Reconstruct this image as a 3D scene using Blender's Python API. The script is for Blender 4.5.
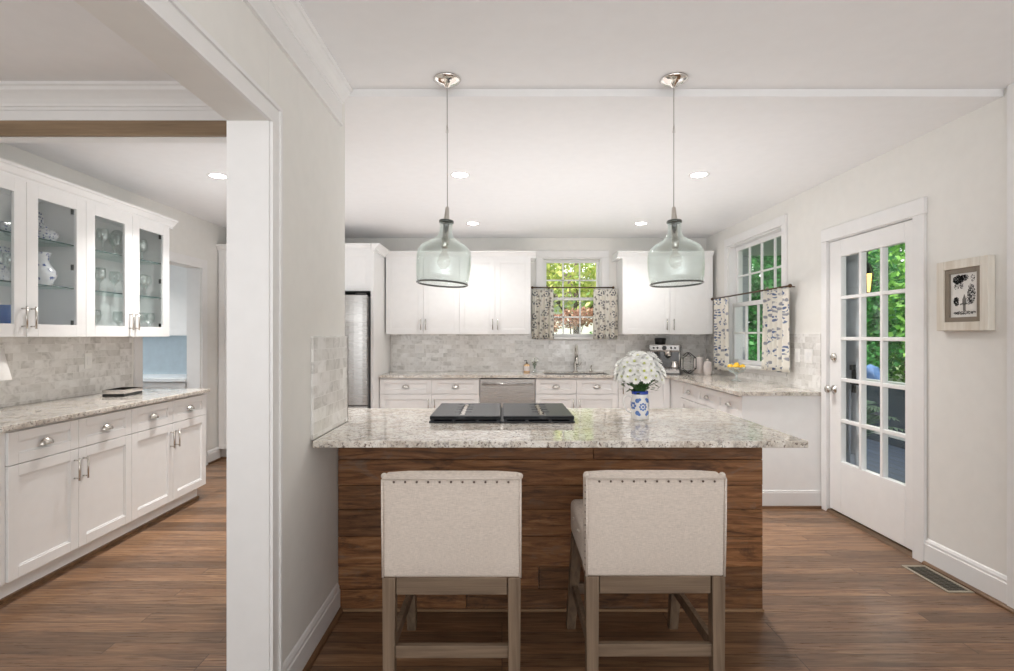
import bpy, bmesh, math, random
from mathutils import Vector, Matrix
R = math.radians
PI = math.pi
S = bpy.context.scene
COL = S.collection
for o in list(bpy.data.objects):
    bpy.data.objects.remove(o)

# ------------------------------------------------------------------ camera
cam_d = bpy.data.cameras.new('camera')
cam_d.sensor_width = 36
cam_d.lens = 525 / 1014 * 36
cam_d.shift_x = 5 / 1014
cam_d.clip_start = .05
cam = bpy.data.objects.new('camera', cam_d)
COL.objects.link(cam)
cam.location = (0, 0, 1.36)
cam.rotation_euler = (R(90), 0, 0)
S.camera = cam

# ------------------------------------------------------------------ world, sun, exposure
W = bpy.data.worlds.new('sky')
S.world = W
W.use_nodes = True
bg = W.node_tree.nodes['Background']
bg.inputs[0].default_value = (.965, .985, 1, 1)
bg.inputs[1].default_value = 1.05
sun_d = bpy.data.lights.new('sun', 'SUN')
sun_d.energy = 4.5
sun_d.angle = R(2)
sun_d.color = (1, .93, .8)
sun = bpy.data.objects.new('sun', sun_d)
COL.objects.link(sun)
sun.rotation_euler = Vector((.62, .45, -.85)).to_track_quat('-Z', 'Y').to_euler()
CAN_W = 8.5
def add_ceiling_fill(loc, aim, sx, sy, watts):
    # added fill with no real source, aimed up to brighten the ceilings
    d = bpy.data.lights.new('ceiling_fill_light', 'AREA'); d.shape = 'RECTANGLE'; d.size = sx; d.size_y = sy; d.energy = watts; d.color = (.98, .99, 1)
    o = bpy.data.objects.new('ceiling_fill_light', d); COL.objects.link(o); o.location = loc
    o.rotation_euler = Vector(aim).to_track_quat('-Z', 'Y').to_euler()
add_ceiling_fill((.9, -1.0, 1.45), (0, .5, 1), 2.4, 1.6, 22)
add_ceiling_fill((-2.0, -.6, 1.45), (0, .5, 1), 1.4, 1.4, 8)
add_ceiling_fill((.55, 4.35, 1.48), (0, 0, 1), 3.0, 2.9, 15)
add_ceiling_fill((-1.9, 4.3, 1.5), (0, 0, 1), 1.0, 2.2, 5)
S.view_settings.view_transform = 'Standard'
S.view_settings.look = 'None'
S.view_settings.gamma = 1
S.view_settings.use_curve_mapping = False
S.view_settings.exposure = .82
S.cycles.use_denoising = True
S.cycles.max_bounces = 10
S.cycles.diffuse_bounces = 6
S.cycles.transparent_max_bounces = 24
S.cycles.sample_clamp_indirect = 6
S.cycles.caustics_reflective = False
S.cycles.caustics_refractive = False

# ------------------------------------------------------------------ materials
class NT:
    def __init__(s, name):
        s.m = bpy.data.materials.new(name); s.m.use_nodes = True
        s.t = s.m.node_tree; s.n = s.t.nodes; s.l = s.t.links
        s.b = s.n['Principled BSDF']; s.out = s.n['Material Output']
    def new(s, k, **kw):
        n = s.n.new(k)
        for a, v in kw.items(): setattr(n, a, v)
        return n
    def link(s, a, b): s.l.new(a, b)
    def set(s, **kw):
        for k, v in kw.items():
            s.b.inputs[k.replace('_', ' ')].default_value = v
    def coords(s, swz='xyz', scale=(1, 1, 1)):
        tc = s.new('ShaderNodeTexCoord'); sp = s.new('ShaderNodeSeparateXYZ'); cb = s.new('ShaderNodeCombineXYZ')
        s.link(tc.outputs['Object'], sp.inputs[0])
        for i, c in enumerate(swz):
            if c == '0': continue
            mu = s.new('ShaderNodeMath', operation='MULTIPLY'); mu.inputs[1].default_value = scale[i]
            s.link(sp.outputs['xyz'.index(c)], mu.inputs[0]); s.link(mu.outputs[0], cb.inputs[i])
        return cb.outputs[0]
    def noise(s, vec, scale, detail=3, rough=.5, dist=0):
        n = s.new('ShaderNodeTexNoise'); n.inputs['Scale'].default_value = scale
        n.inputs['Detail'].default_value = detail; n.inputs['Roughness'].default_value = rough
        n.inputs['Distortion'].default_value = dist
        if vec is not None: s.link(vec, n.inputs['Vector'])
        return n.outputs[0]
    def ramp(s, fac, stops, interp='LINEAR'):
        r = s.new('ShaderNodeValToRGB'); r.color_ramp.interpolation = interp
        e = r.color_ramp.elements
        while len(e) < len(stops): e.new(.5)
        for i, (p, c) in enumerate(stops):
            e[i].position = p; e[i].color = (*c, 1) if len(c) == 3 else c
        s.link(fac, r.inputs[0]); return r.outputs[0]
    def mix(s, fac, a, b, mode='MIX'):
        m = s.new('ShaderNodeMix', data_type='RGBA', blend_type=mode)
        for sock, v in ((m.inputs[0], fac), (m.inputs[6], a), (m.inputs[7], b)):
            if isinstance(v, (int, float)): sock.default_value = v
            elif isinstance(v, tuple): sock.default_value = (*v, 1)
            else: s.link(v, sock)
        return m.outputs[2]
    def math(s, op, a, b=0):
        m = s.new('ShaderNodeMath', operation=op)
        for sock, v in ((m.inputs[0], a), (m.inputs[1], b)):
            if isinstance(v, (int, float)): sock.default_value = v
            else: s.link(v, sock)
        return m.outputs[0]
    def bump(s, h, strength=.2, dist=.01):
        b = s.new('ShaderNodeBump'); b.inputs['Strength'].default_value = strength
        b.inputs['Distance'].default_value = dist
        s.link(h, b.inputs['Height']); s.link(b.outputs[0], s.b.inputs['Normal'])
    def col(s, c): s.link(c, s.b.inputs['Base Color'])

def plain(name, c, rough=.5, metal=0, nscale=0, namt=.06, spec=.5, bump=0):
    t = NT(name); t.set(Roughness=rough, Metallic=metal, Base_Color=(*c, 1))
    t.b.inputs['Specular IOR Level'].default_value = spec
    v = t.coords()
    n = t.noise(v, nscale or 14, 3)
    d = tuple(max(0, x * (1 - namt)) for x in c); l = tuple(min(1, x * (1 + namt * .5)) for x in c)
    t.col(t.ramp(n, [(.3, d), (.7, l)]))
    if bump: t.bump(n, bump, .002)
    return t.m

def glassy(name, tint=(1, 1, 1), edge=.5, rough=.02, base=.04, bumpscale=0):
    t = NT(name)
    t.n.remove(t.b)
    tr = t.new('ShaderNodeBsdfTransparent'); tr.inputs[0].default_value = (*tint, 1)
    gl = t.new('ShaderNodeBsdfGlossy'); gl.inputs['Roughness'].default_value = rough
    gl.inputs[0].default_value = (.95, 1, .98, 1)
    lw = t.new('ShaderNodeLayerWeight'); lw.inputs[0].default_value = .5
    mr = t.new('ShaderNodeMath', operation='POWER'); mr.inputs[1].default_value = 4.5
    t.link(lw.outputs['Facing'], mr.inputs[0])
    ms = t.new('ShaderNodeMath', operation='MULTIPLY_ADD'); ms.inputs[1].default_value = edge; ms.inputs[2].default_value = base
    t.link(mr.outputs[0], ms.inputs[0]); mr = ms
    mx = t.new('ShaderNodeMixShader')
    t.link(mr.outputs[0], mx.inputs[0]); t.link(tr.outputs[0], mx.inputs[1]); t.link(gl.outputs[0], mx.inputs[2])
    if bumpscale:
        b = t.new('ShaderNodeBump'); b.inputs['Strength'].default_value = .6; b.inputs['Distance'].default_value = .004
        t.link(t.noise(t.coords(), bumpscale, 2), b.inputs['Height'])
        t.link(b.outputs[0], gl.inputs['Normal']); t.link(b.outputs[0], lw.inputs['Normal'])
    t.link(mx.outputs[0], t.out.inputs[0])
    return t.m

def emit(name, c, s):
    t = NT(name); t.n.remove(t.b)
    e = t.new('ShaderNodeEmission'); e.inputs[0].default_value = (*c, 1); e.inputs[1].default_value = s
    t.link(e.outputs[0], t.out.inputs[0]); return t.m

def m_floor():
    t = NT('oak_planks')
    v = t.coords('xyz')
    br = t.new('ShaderNodeTexBrick'); br.offset = .37; br.offset_frequency = 3; br.squash = 1
    for k, val in (('Scale', 1), ('Mortar Size', .0016), ('Mortar Smooth', .3), ('Brick Width', 1.25), ('Row Height', .083), ('Bias', 0)):
        br.inputs[k].default_value = val
    br.inputs['Color1'].default_value = (0, 0, 0, 1); br.inputs['Color2'].default_value = (1, 1, 1, 1); br.inputs['Mortar'].default_value = (.5, .5, .5, 1)
    t.link(v, br.inputs['Vector'])
    off = t.new('ShaderNodeVectorMath', operation='MULTIPLY_ADD')
    t.link(br.outputs['Color'], off.inputs[0]); off.inputs[1].default_value = (13, 7, 5); t.link(v, off.inputs[2])
    mp = t.new('ShaderNodeMapping'); mp.inputs['Scale'].default_value = (1.2, 14, 1); t.link(off.outputs[0], mp.inputs[0])
    g = t.noise(mp.outputs[0], 2.2, 6, .62, 1.3)
    mp2 = t.new('ShaderNodeMapping'); mp2.inputs['Scale'].default_value = (3, 90, 1); t.link(off.outputs[0], mp2.inputs[0])
    g2 = t.noise(mp2.outputs[0], 2, 3, .6)
    big = t.noise(v, .9, 2)
    c = t.ramp(g, [(.25, (.075, .038, .019)), (.48, (.18, .1, .055)), (.75, (.33, .215, .13))])
    tone = t.ramp(br.outputs['Color'], [(0, (.62, .6, .58)), (1, (1.5, 1.42, 1.34))])
    c = t.mix(1, c, tone, 'MULTIPLY')
    c = t.mix(.6, c, t.ramp(g2, [(.3, (.5, .48, .46)), (.7, (1.15, 1.15, 1.15))]), 'MULTIPLY')
    c = t.mix(t.math('MULTIPLY', big, .25), c, (.25, .15, .09))
    c = t.mix(br.outputs['Fac'], c, (.03, .016, .01))
    t.col(c); t.set(Roughness=.3); t.b.inputs['Specular IOR Level'].default_value = .45
    t.link(t.ramp(g2, [(.2, (.24,) * 3), (.8, (.38,) * 3)]), t.b.inputs['Roughness'])
    t.bump(br.outputs['Fac'], -.25, .002)
    return t.m

def m_granite():
    t = NT('speckled_granite')
    v = t.coords()
    blot = t.noise(v, 9, 5, .65, .8)
    sp = t.noise(v, 85, 4, .7)
    vo = t.new('ShaderNodeTexVoronoi'); vo.inputs['Scale'].default_value = 120; t.link(v, vo.inputs['Vector'])
    med = t.noise(v, 34, 4, .75, .6)
    c = t.ramp(blot, [(.3, (.43, .37, .31)), (.46, (.66, .61, .54)), (.62, (.76, .73, .68)), (.75, (.58, .57, .55))])
    c = t.mix(t.ramp(med, [(.52, (0,) * 3), (.62, (1,) * 3)]), c, (.36, .33, .3))
    c = t.mix(t.ramp(med, [(.33, (.85,) * 3), (.42, (0,) * 3)]), c, (.86, .84, .8))
    c = t.mix(t.ramp(sp, [(.56, (0,) * 3), (.62, (1,) * 3)]), c, (.17, .13, .11))
    c = t.mix(t.ramp(vo.outputs['Distance'], [(.13, (.6,) * 3), (.2, (0,) * 3)]), c, (.2, .14, .12))
    t.col(c); t.set(Roughness=.07); t.b.inputs['Specular IOR Level'].default_value = .6
    return t.m

def m_tile(swz):
    t = NT('marble_subway_tile_' + swz)
    v = t.coords(swz)
    br = t.new('ShaderNodeTexBrick'); br.offset = .5
    for k, val in (('Scale', 1), ('Mortar Size', .0014), ('Mortar Smooth', .3), ('Brick Width', .104), ('Row Height', .052)):
        br.inputs[k].default_value = val
    br.inputs['Color1'].default_value = (0, 0, 0, 1); br.inputs['Color2'].default_value = (1, 1, 1, 1); br.inputs['Mortar'].default_value = (.5,) * 3 + (1,)
    t.link(v, br.inputs['Vector'])
    off = t.new('ShaderNodeVectorMath', operation='MULTIPLY_ADD')
    t.link(br.outputs['Color'], off.inputs[0]); off.inputs[1].default_value = (5, 9, 3); t.link(v, off.inputs[2])
    n = t.noise(off.outputs[0], 7, 6, .65, 1.6)
    c = t.ramp(n, [(.3, (.52, .51, .49)), (.48, (.76, .75, .735)), (.7, (.85, .845, .835))])
    c = t.mix(1, c, t.ramp(br.outputs['Color'], [(0, (.83, .82, .8)), (1, (1.06, 1.06, 1.06))]), 'MULTIPLY')
    c = t.mix(br.outputs['Fac'], c, (.8, .79, .77))
    t.col(c); t.set(Roughness=.16); t.bump(br.outputs['Fac'], -.4, .003)
    return t.m

def m_barnwood():
    t = NT('reclaimed_planks')
    v = t.coords()
    gm = t.new('ShaderNodeNewGeometry')
    rnd = gm.outputs['Random Per Island']
    cb = t.new('ShaderNodeCombineXYZ'); t.link(t.math('MULTIPLY', rnd, 17), cb.inputs[0]); t.link(t.math('MULTIPLY', rnd, 31), cb.inputs[2])
    ad = t.new('ShaderNodeVectorMath', operation='ADD'); t.link(v, ad.inputs[0]); t.link(cb.outputs[0], ad.inputs[1])
    mp = t.new('ShaderNodeMapping'); mp.inputs['Scale'].default_value = (1.1, 1, 13); t.link(ad.outputs[0], mp.inputs[0])
    g = t.noise(mp.outputs[0], 2.6, 8, .68, 1.5)
    mp2 = t.new('ShaderNodeMapping'); mp2.inputs['Scale'].default_value = (2.5, 1, 6); t.link(ad.outputs[0], mp2.inputs[0])
    b = t.noise(mp2.outputs[0], 1.6, 5, .7, .8)
    c = t.ramp(g, [(.24, (.03, .014, .007)), (.42, (.145, .062, .022)), (.57, (.28, .13, .052)), (.78, (.42, .25, .13))])
    c = t.mix(t.ramp(b, [(.55, (0,) * 3), (.7, (.75,) * 3)]), c, (.19, .135, .1))
    c = t.mix(t.ramp(b, [(.28, (.8,) * 3), (.42, (0,) * 3)]), c, (.032, .015, .009))
    c = t.mix(1, c, t.ramp(rnd, [(0, (.72, .7, .68)), (1, (1.3, 1.25, 1.2))]), 'MULTIPLY')
    t.col(c); t.set(Roughness=.55); t.bump(g, .5, .004)
    return t.m

def m_wood(name, dark, light, axis='z', rough=.5, sc=1):
    t = NT(name)
    s = {'x': (2, 40, 40), 'y': (40, 2, 40), 'z': (40, 40, 2)}[axis]
    v = t.coords('xyz', tuple(a * sc for a in s))
    g = t.noise(v, 1, 5, .6, .6)
    t.col(t.ramp(g, [(.3, dark), (.7, light)])); t.set(Roughness=rough); t.bump(g, .15, .002)
    return t.m

def m_linen(name, c):
    t = NT(name)
    a = t.noise(t.coords('xyz', (60, 60, 700)), 1, 2); b = t.noise(t.coords('xyz', (700, 700, 60)), 1, 2)
    m = t.math('ADD', t.math('MULTIPLY', a, .6), t.math('MULTIPLY', b, .4))
    d = tuple(x * .83 for x in c); l = tuple(min(1, x * 1.1) for x in c)
    t.col(t.ramp(m, [(.35, d), (.65, l)])); t.set(Roughness=.95); t.bump(m, .35, .0015)
    t.b.inputs['Specular IOR Level'].default_value = .15
    return t.m

def m_curtain(swz, olive):
    t = NT('floral_curtain_cloth_' + swz)
    v = t.coords(swz)
    nn = t.new('ShaderNodeTexNoise'); nn.inputs['Scale'].default_value = 26; t.link(v, nn.inputs['Vector'])
    wob = t.new('ShaderNodeVectorMath', operation='MULTIPLY_ADD'); t.link(nn.outputs['Color'], wob.inputs[0]); wob.inputs[1].default_value = (.022, .022, 0); t.link(v, wob.inputs[2])
    def vor(scale, rand):
        vo = t.new('ShaderNodeTexVoronoi'); vo.voronoi_dimensions = '2D'; vo.inputs['Scale'].default_value = scale; vo.inputs['Randomness'].default_value = rand
        t.link(wob.outputs[0], vo.inputs['Vector']); return vo.outputs['Distance']
    d1 = vor(7.5, .35); d2 = vor(38, 1)
    petal = t.ramp(d1, [(0, (1,) * 3), (.08, (1,) * 3), (.1, (0,) * 3), (.17, (0,) * 3), (.2, (1,) * 3), (.28, (1,) * 3), (.31, (0,) * 3)])
    brk = t.ramp(d2, [(.4, (1,) * 3), (.5, (0,) * 3)])
    msk = t.math('MULTIPLY', petal, brk)
    core = t.ramp(d1, [(.07, (1,) * 3), (.1, (0,) * 3)])
    c = t.mix(t.math('MAXIMUM', msk, core), (.84, .81, .74), (.12, .17, .3) if not olive else (.12, .13, .15))
    d3 = vor(17, .9)
    vine = t.math('MULTIPLY', t.ramp(d3, [(.2, (.8,) * 3), (.3, (0,) * 3)]), t.ramp(d1, [(.3, (0,) * 3), (.4, (1,) * 3)]))
    c = t.mix(vine, c, (.2, .22, .28) if not olive else (.2, .19, .17))
    t.set(Roughness=.9); t.col(c)
    trl = t.new('ShaderNodeBsdfTranslucent'); t.link(c, trl.inputs[0]); mx = t.new('ShaderNodeMixShader'); mx.inputs[0].default_value = .2
    t.link(t.b.outputs[0], mx.inputs[1]); t.link(trl.outputs[0], mx.inputs[2]); t.link(mx.outputs[0], t.out.inputs[0])
    return t.m

def m_china(name, sc=30, amount=.5):
    t = NT(name)
    v = t.coords()
    vo = t.new('ShaderNodeTexVoronoi'); vo.inputs['Scale'].default_value = sc; t.link(v, vo.inputs['Vector'])
    n = t.noise(v, sc * 2.2, 3)
    k = t.math('MULTIPLY', t.ramp(vo.outputs['Distance'], [(.25, (1,) * 3), (.42, (0,) * 3)]), t.ramp(n, [(.42, (0,) * 3), (.5, (1,) * 3)]))
    t.col(t.mix(t.math('MULTIPLY', k, amount * 2), (.82, .84, .88), (.035, .08, .3))); t.set(Roughness=.12)
    return t.m

def m_leaf(name, cols, trans=.35):
    t = NT(name)
    gm = t.new('ShaderNodeNewGeometry')
    c = t.ramp(gm.outputs['Random Per Island'], [(i / max(1, len(cols) - 1), cc) for i, cc in enumerate(cols)])
    t.col(c); t.set(Roughness=.5)
    trl = t.new('ShaderNodeBsdfTranslucent'); t.link(c, trl.inputs[0])
    mx = t.new('ShaderNodeMixShader'); mx.inputs[0].default_value = trans
    t.link(t.b.outputs[0], mx.inputs[1]); t.link(trl.outputs[0], mx.inputs[2]); t.link(mx.outputs[0], t.out.inputs[0])
    return t.m

def m_siding(name, c):
    t = NT(name)
    w = t.new('ShaderNodeTexWave'); w.wave_type = 'BANDS'; w.bands_direction = 'Z'; w.wave_profile = 'SAW'
    w.inputs['Scale'].default_value = 2.4
    t.link(t.coords(), w.inputs['Vector'])
    t.col(t.mix(t.ramp(w.outputs[1], [(0, (1,) * 3), (.06, (0,) * 3)]), c, tuple(x * .55 for x in c))); t.set(Roughness=.7)
    t.bump(w.outputs[1], .4, .01)
    return t.m

def m_deck():
    t = NT('deck_boards')
    br = t.new('ShaderNodeTexBrick'); br.offset = .5
    for k, val in (('Scale', 1), ('Mortar Size', .006), ('Brick Width', 3), ('Row Height', .14)): br.inputs[k].default_value = val
    br.inputs['Color1'].default_value = (.07, .1, .17, 1); br.inputs['Color2'].default_value = (.1, .14, .22, 1); br.inputs['Mortar'].default_value = (.03, .03, .04, 1)
    t.link(t.coords('yx0'), br.inputs['Vector']); t.col(br.outputs['Color']); t.set(Roughness=.5)
    return t.m

def m_steel():
    t = NT('brushed_steel')
    g = t.noise(t.coords('xyz', (3, 3, 260)), 1, 3)
    t.set(Metallic=1, Base_Color=(.42, .405, .39, 1))
    t.link(t.ramp(g, [(.3, (.2,) * 3), (.7, (.32,) * 3)]), t.b.inputs['Roughness'])
    return t.m

M = dict(
    cab=plain('cabinet_paint', (.86, .858, .855), .32, namt=.02),
    wall=plain('wall_paint', (.79, .78, .75), .7, namt=.02, spec=.25),
    ceil=plain('ceiling_paint', (.84, .84, .845), .8, namt=.015, spec=.2),
    trim=plain('trim_paint', (.8, .795, .79), .38, namt=.02),
    doorp=plain('door_paint', (.82, .815, .81), .35, namt=.02),
    floor=m_floor(), granite=m_granite(), tile_x=m_tile('xz0'), tile_y=m_tile('yz0'),
    barn=m_barnwood(), steel=m_steel(),
    nickel=plain('brushed_nickel', (.62, .59, .55), .25, 1, namt=.05),
    chrome=plain('polished_nickel', (.78, .74, .7), .08, 1, namt=.03),
    dark=plain('dark_metal', (.03, .028, .026), .4, .6),
    iron=plain('cast_iron', (.012, .014, .018), .45, .0, 120, .3, bump=.3),
    blackp=plain('black_plastic', (.015, .015, .015), .3),
    shoe=m_wood('stained_shoe_moulding', (.09, .045, .02), (.2, .11, .055), 'y'),
    beam=m_wood('header_board_wood', (.2, .135, .08), (.3, .21, .13), 'x', .6),
    linen=m_linen('beige_linen', (.66, .585, .52)),
    nail=plain('nailhead_metal', (.16, .12, .1), .35, .9),
    stoolw=m_wood('weathered_grey_wood', (.11, .073, .046), (.25, .178, .12), 'z', .55),
    stoolx=m_wood('weathered_grey_wood_across', (.11, .073, .046), (.25, .178, .12), 'x', .55),
    pane=glassy('window_glass', (.985, .99, .985), .35, .01, .012),
    cabglass=glassy('cabinet_glass', (.97, .98, .98), .4, .02, .04),
    shelfglass=glassy('shelf_glass', (.88, .94, .93), .4, .02, .06),
    shelfedge=plain('shelf_edge_glass', (.05, .11, .11), .15),
    pendglass=glassy('seeded_bottle_glass', (.945, .966, .96), .85, .1, .08, 110),
    crystal=glassy('crystal', (.93, .94, .94), .6, .1, .2, 40),
    bowlglass=glassy('pressed_glass', (.8, .83, .85), .5, .08, .35, 40),
    bulb=glassy('bulb_glass', (.88, .86, .84), .5, .05, .12),
    blueglass=plain('cobalt_glass', (.05, .2, .62), .08),
    can=emit('downlight_glow', (1, .97, .92), 25),
    lampcloth=plain('lamp_shade_cloth', (.85, .83, .8), .9),
    china=m_china('blue_and_white_china'), china2=m_china('blue_and_white_china_small_pattern', 60, .5),
    white=plain('white_ceramic', (.85, .84, .83), .18), pinkish=plain('blush_white_ceramic', (.8, .73, .7), .25),
    cobalt=plain('cobalt_band', (.03, .07, .4), .2),
    petal=plain('white_petals', (.95, .95, .93), .7, namt=.02, spec=.2), yolk=plain('green_yellow_centre', (.55, .6, .1), .6),
    leafd=m_leaf('dark_leaves', [(.02, .06, .015), (.04, .1, .02)], .15), stem=plain('green_stem', (.06, .15, .04), .5),
    lemon=plain('lemon_skin', (.9, .55, .03), .4, nscale=80), amber=plain('amber_soap', (.75, .5, .28), .2),
    curt_x=m_curtain('xz0', True), curt_y=m_curtain('yz0', False),
    plate=plain('switch_plate', (.84, .83, .81), .3),
    frameW=m_wood('distressed_cream_frame', (.62, .56, .47), (.8, .77, .7), 'z', .6, .5),
    linerW=plain('taupe_liner', (.23, .19, .145), .6), paper=plain('art_paper', (.8, .79, .76), .8), ink=plain('black_ink', (.02, .02, .02), .8),
    inkg=plain('grey_ink', (.18, .18, .17), .8),
    bronze=plain('bronze_rod', (.1, .06, .035), .4, .7),
    leafA=m_leaf('sunlit_leaves', [(.06, .2, .02), (.12, .34, .05), (.24, .5, .1), (.03, .12, .015)]),
    leafB=m_leaf('yellow_green_leaves', [(.35, .5, .1), (.6, .65, .2), (.75, .72, .3), (.3, .5, .2)], .45),
    leafC=m_leaf('deep_green_leaves', [(.015, .09, .02), (.03, .17, .035), (.06, .27, .06)]),
    redl=m_leaf('brown_red_leaves', [(.3, .12, .08), (.45, .25, .18), (.5, .35, .25)]),
    bark=m_wood('bark', (.06, .04, .03), (.14, .1, .08), 'z', .9, .3),
    siding=m_siding('grey_siding', (.36, .37, .4)), wsiding=m_siding('white_siding', (.8, .8, .8)),
    soffit=plain('porch_ceiling_paint', (.42, .43, .45), .7), deck=m_deck(),
    ground=plain('lawn', (.12, .2, .06), .9, nscale=6, namt=.4), bluegrey=plain('blue_grey_paint', (.42, .47, .55), .5),
    roofs=plain('roof_shingles', (.18, .14, .13), .9, nscale=30, namt=.4),
    coverd=plain('dark_cover_cloth', (.03, .05, .08), .8), coverb=plain('pale_blue_cloth', (.4, .52, .68), .8), navy=plain('blue_cover', (.06, .13, .3), .7),
    amberl=emit('lantern_glow', (1, .62, .15), 2.2),
    vent=plain('vent_metal', (.42, .38, .3), .4, .6), ventd=plain('vent_dark', (.03, .028, .02), .7),
    backb=plain('cool_painted_backing', (.55, .64, .7), .5), ltop=plain('laundry_counter', (.78, .82, .85), .3),
)

# ------------------------------------------------------------------ mesh helpers
class MB:
    def __init__(s): s.bm = bmesh.new()
    def box(s, x0, x1, y0, y1, z0, z1, mat=None):
        v = [s.bm.verts.new(p) for p in ((x0, y0, z0), (x1, y0, z0), (x1, y1, z0), (x0, y1, z0), (x0, y0, z1), (x1, y0, z1), (x1, y1, z1), (x0, y1, z1))]
        for f in ((3, 2, 1, 0), (4, 5, 6, 7), (0, 1, 5, 4), (1, 2, 6, 5), (2, 3, 7, 6), (3, 0, 4, 7)): s.bm.faces.new([v[i] for i in f])
        if mat is not None:
            for q in v: q.co = mat @ q.co
        return s
    def prism(s, pts, a, b, axis='y'):
        """closed polygon in the two other axes, extruded a..b along axis"""
        def P(u, w, t): return {'x': (t, u, w), 'y': (u, t, w), 'z': (u, w, t)}[axis]
        A = [s.bm.verts.new(P(u, w, a)) for u, w in pts]; B = [s.bm.verts.new(P(u, w, b)) for u, w in pts]
        n = len(pts)
        s.bm.faces.new(A); s.bm.faces.new(B[::-1])
        for i in range(n): s.bm.faces.new((A[i], B[i], B[(i + 1) % n], A[(i + 1) % n]))
        bmesh.ops.recalc_face_normals(s.bm, faces=s.bm.faces[:])
        return s
    def tube(s, pts, r, n=10, cap=True):
        pts = [Vector(p) for p in pts]; rs = r if isinstance(r, (list, tuple)) else [r] * len(pts)
        rings = []; up = None
        for i, p in enumerate(pts):
            t = (pts[min(i + 1, len(pts) - 1)] - pts[max(i - 1, 0)]).normalized()
            if up is None: up = Vector((0, 0, 1)) if abs(t.z) < .9 else Vector((1, 0, 0))
            a = t.cross(up)
            if a.length < 1e-4: a = t.orthogonal()
            a.normalize(); b = a.cross(t).normalized(); up = b
            rings.append([s.bm.verts.new(p + (a * math.cos(2 * PI * k / n) + b * math.sin(2 * PI * k / n)) * rs[i]) for k in range(n)])
        for i in range(len(rings) - 1):
            for k in range(n): s.bm.faces.new((rings[i][k], rings[i][(k + 1) % n], rings[i + 1][(k + 1) % n], rings[i + 1][k]))
        if cap: s.bm.faces.new(rings[0][::-1]); s.bm.faces.new(rings[-1])
        return s
    def lathe(s, prof, c=(0, 0, 0), n=32, mat=None):
        rings = []; c = Vector(c)
        for r, z in prof:
            if r < 1e-5: vs = [s.bm.verts.new(c + Vector((0, 0, z)))]
            else: vs = [s.bm.verts.new(c + Vector((r * math.cos(2 * PI * k / n), r * math.sin(2 * PI * k / n), z))) for k in range(n)]
            rings.append(vs)
        for A, B in zip(rings, rings[1:]):
            for k in range(n):
                a, b = A[k % len(A)], A[(k + 1) % len(A)]; d, e = B[k % len(B)], B[(k + 1) % len(B)]
                q = []
                for x in (a, b, e, d):
                    if x not in q: q.append(x)
                if len(q) > 2: s.bm.faces.new(q)
        if mat is not None:
            for ring in rings:
                for q in ring: q.co = mat @ q.co
        return s
    def ball(s, c, r, n=12, sc=(1, 1, 1)):
        m = Matrix.Translation(c) @ Matrix.Diagonal((r * sc[0], r * sc[1], r * sc[2], 1))
        bmesh.ops.create_uvsphere(s.bm, u_segments=n, v_segments=max(5, n // 2 + 1), radius=1, matrix=m); return s
    def quad(s, *p):
        s.bm.faces.new([s.bm.verts.new(q) for q in p]); return s

def mk(name, mb, mat, parent=None, smooth=False, bevel=0, loc=None, rot=None, seg=2, sub=0):
    me = bpy.data.meshes.new(name)
    bmesh.ops.recalc_face_normals(mb.bm, faces=mb.bm.faces[:]) if not getattr(mb, 'keep', False) else None
    mb.bm.to_mesh(me); mb.bm.free()
    if isinstance(mat, str): mat = M[mat]
    me.materials.append(mat)
    o = bpy.data.objects.new(name, me); COL.objects.link(o)
    if parent: o.parent = parent
    if loc: o.location = loc
    if rot: o.rotation_euler = rot
    if smooth:
        for p in me.polygons: p.use_smooth = True
    if bevel:
        b = o.modifiers.new('bevel', 'BEVEL'); b.width = bevel; b.segments = seg; b.limit_method = 'ANGLE'; b.angle_limit = R(35)
        b.harden_normals = False
    if sub:
        q = o.modifiers.new('sub', 'SUBSURF'); q.levels = sub; q.render_levels = sub
    return o

def tag(o, label, cat, group=None, kind=None):
    o['label'] = label; o['category'] = cat
    if group: o['group'] = group
    if kind: o['kind'] = kind
    return o
def thing(name, label, cat, loc=(0, 0, 0), rz=0, group=None):
    o = bpy.data.objects.new(name, None); COL.objects.link(o)
    o.location = loc; o.rotation_euler = (0, 0, rz); o.empty_display_size = .1
    return tag(o, label, cat, group)
def struct(name, mb, mat, label=None, **kw):
    o = mk(name, mb, mat, **kw)
    if not o.parent: o['kind'] = 'structure'
    if label: o['label'] = label
    return o
def dup(root, loc, rz=None, label=None, group=None):
    def cp(o, par):
        c = o.copy(); COL.objects.link(c); c.parent = par
        for ch in o.children: cp(ch, c)
        return c
    r = cp(root, None); r.location = loc
    if rz is not None: r.rotation_euler = (0, 0, rz)
    if label: r['label'] = label
    if group: r['group'] = group
    return r

# ------------------------------------------------------------------ dimensions
XL, XR, YB = -3.11, 2.53, 6.50
ZC, ZF = 2.565, 2.603
YR = -2.6
PX0, PX1 = -.958, -.815
YO = 1.835                     # far edge of the wide opening         # partition faces
# ------------------------------------------------------------------ structure
struct('floor', MB().box(XL - .02, XR + .02, YR, YB + .02, -.12, 0), 'floor', 'brown oak plank floor running across the room')
struct('ceiling', MB().box(XL - .1, XR + .1, 2.647, YB + .1, ZC, ZC + .25), 'ceil', 'flat white kitchen ceiling with recessed lights')
struct('ceiling', MB().box(XL - .1, XR + .1, YR, 2.647, ZF, ZF + .21), 'ceil', 'slightly higher white ceiling over the stools')
# back wall, window hole x .507..1.235 z 1.33..2.32
w = MB(); H = 2.75
w.box(XL - .15, .507, YB, YB + .15, 0, H); w.box(1.235, XR + .15, YB, YB + .15, 0, H)
w.box(.507, 1.235, YB, YB + .15, 0, 1.34); w.box(.507, 1.235, YB, YB + .15, 2.32, H)
struct('wall_back', w, 'wall')
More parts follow.
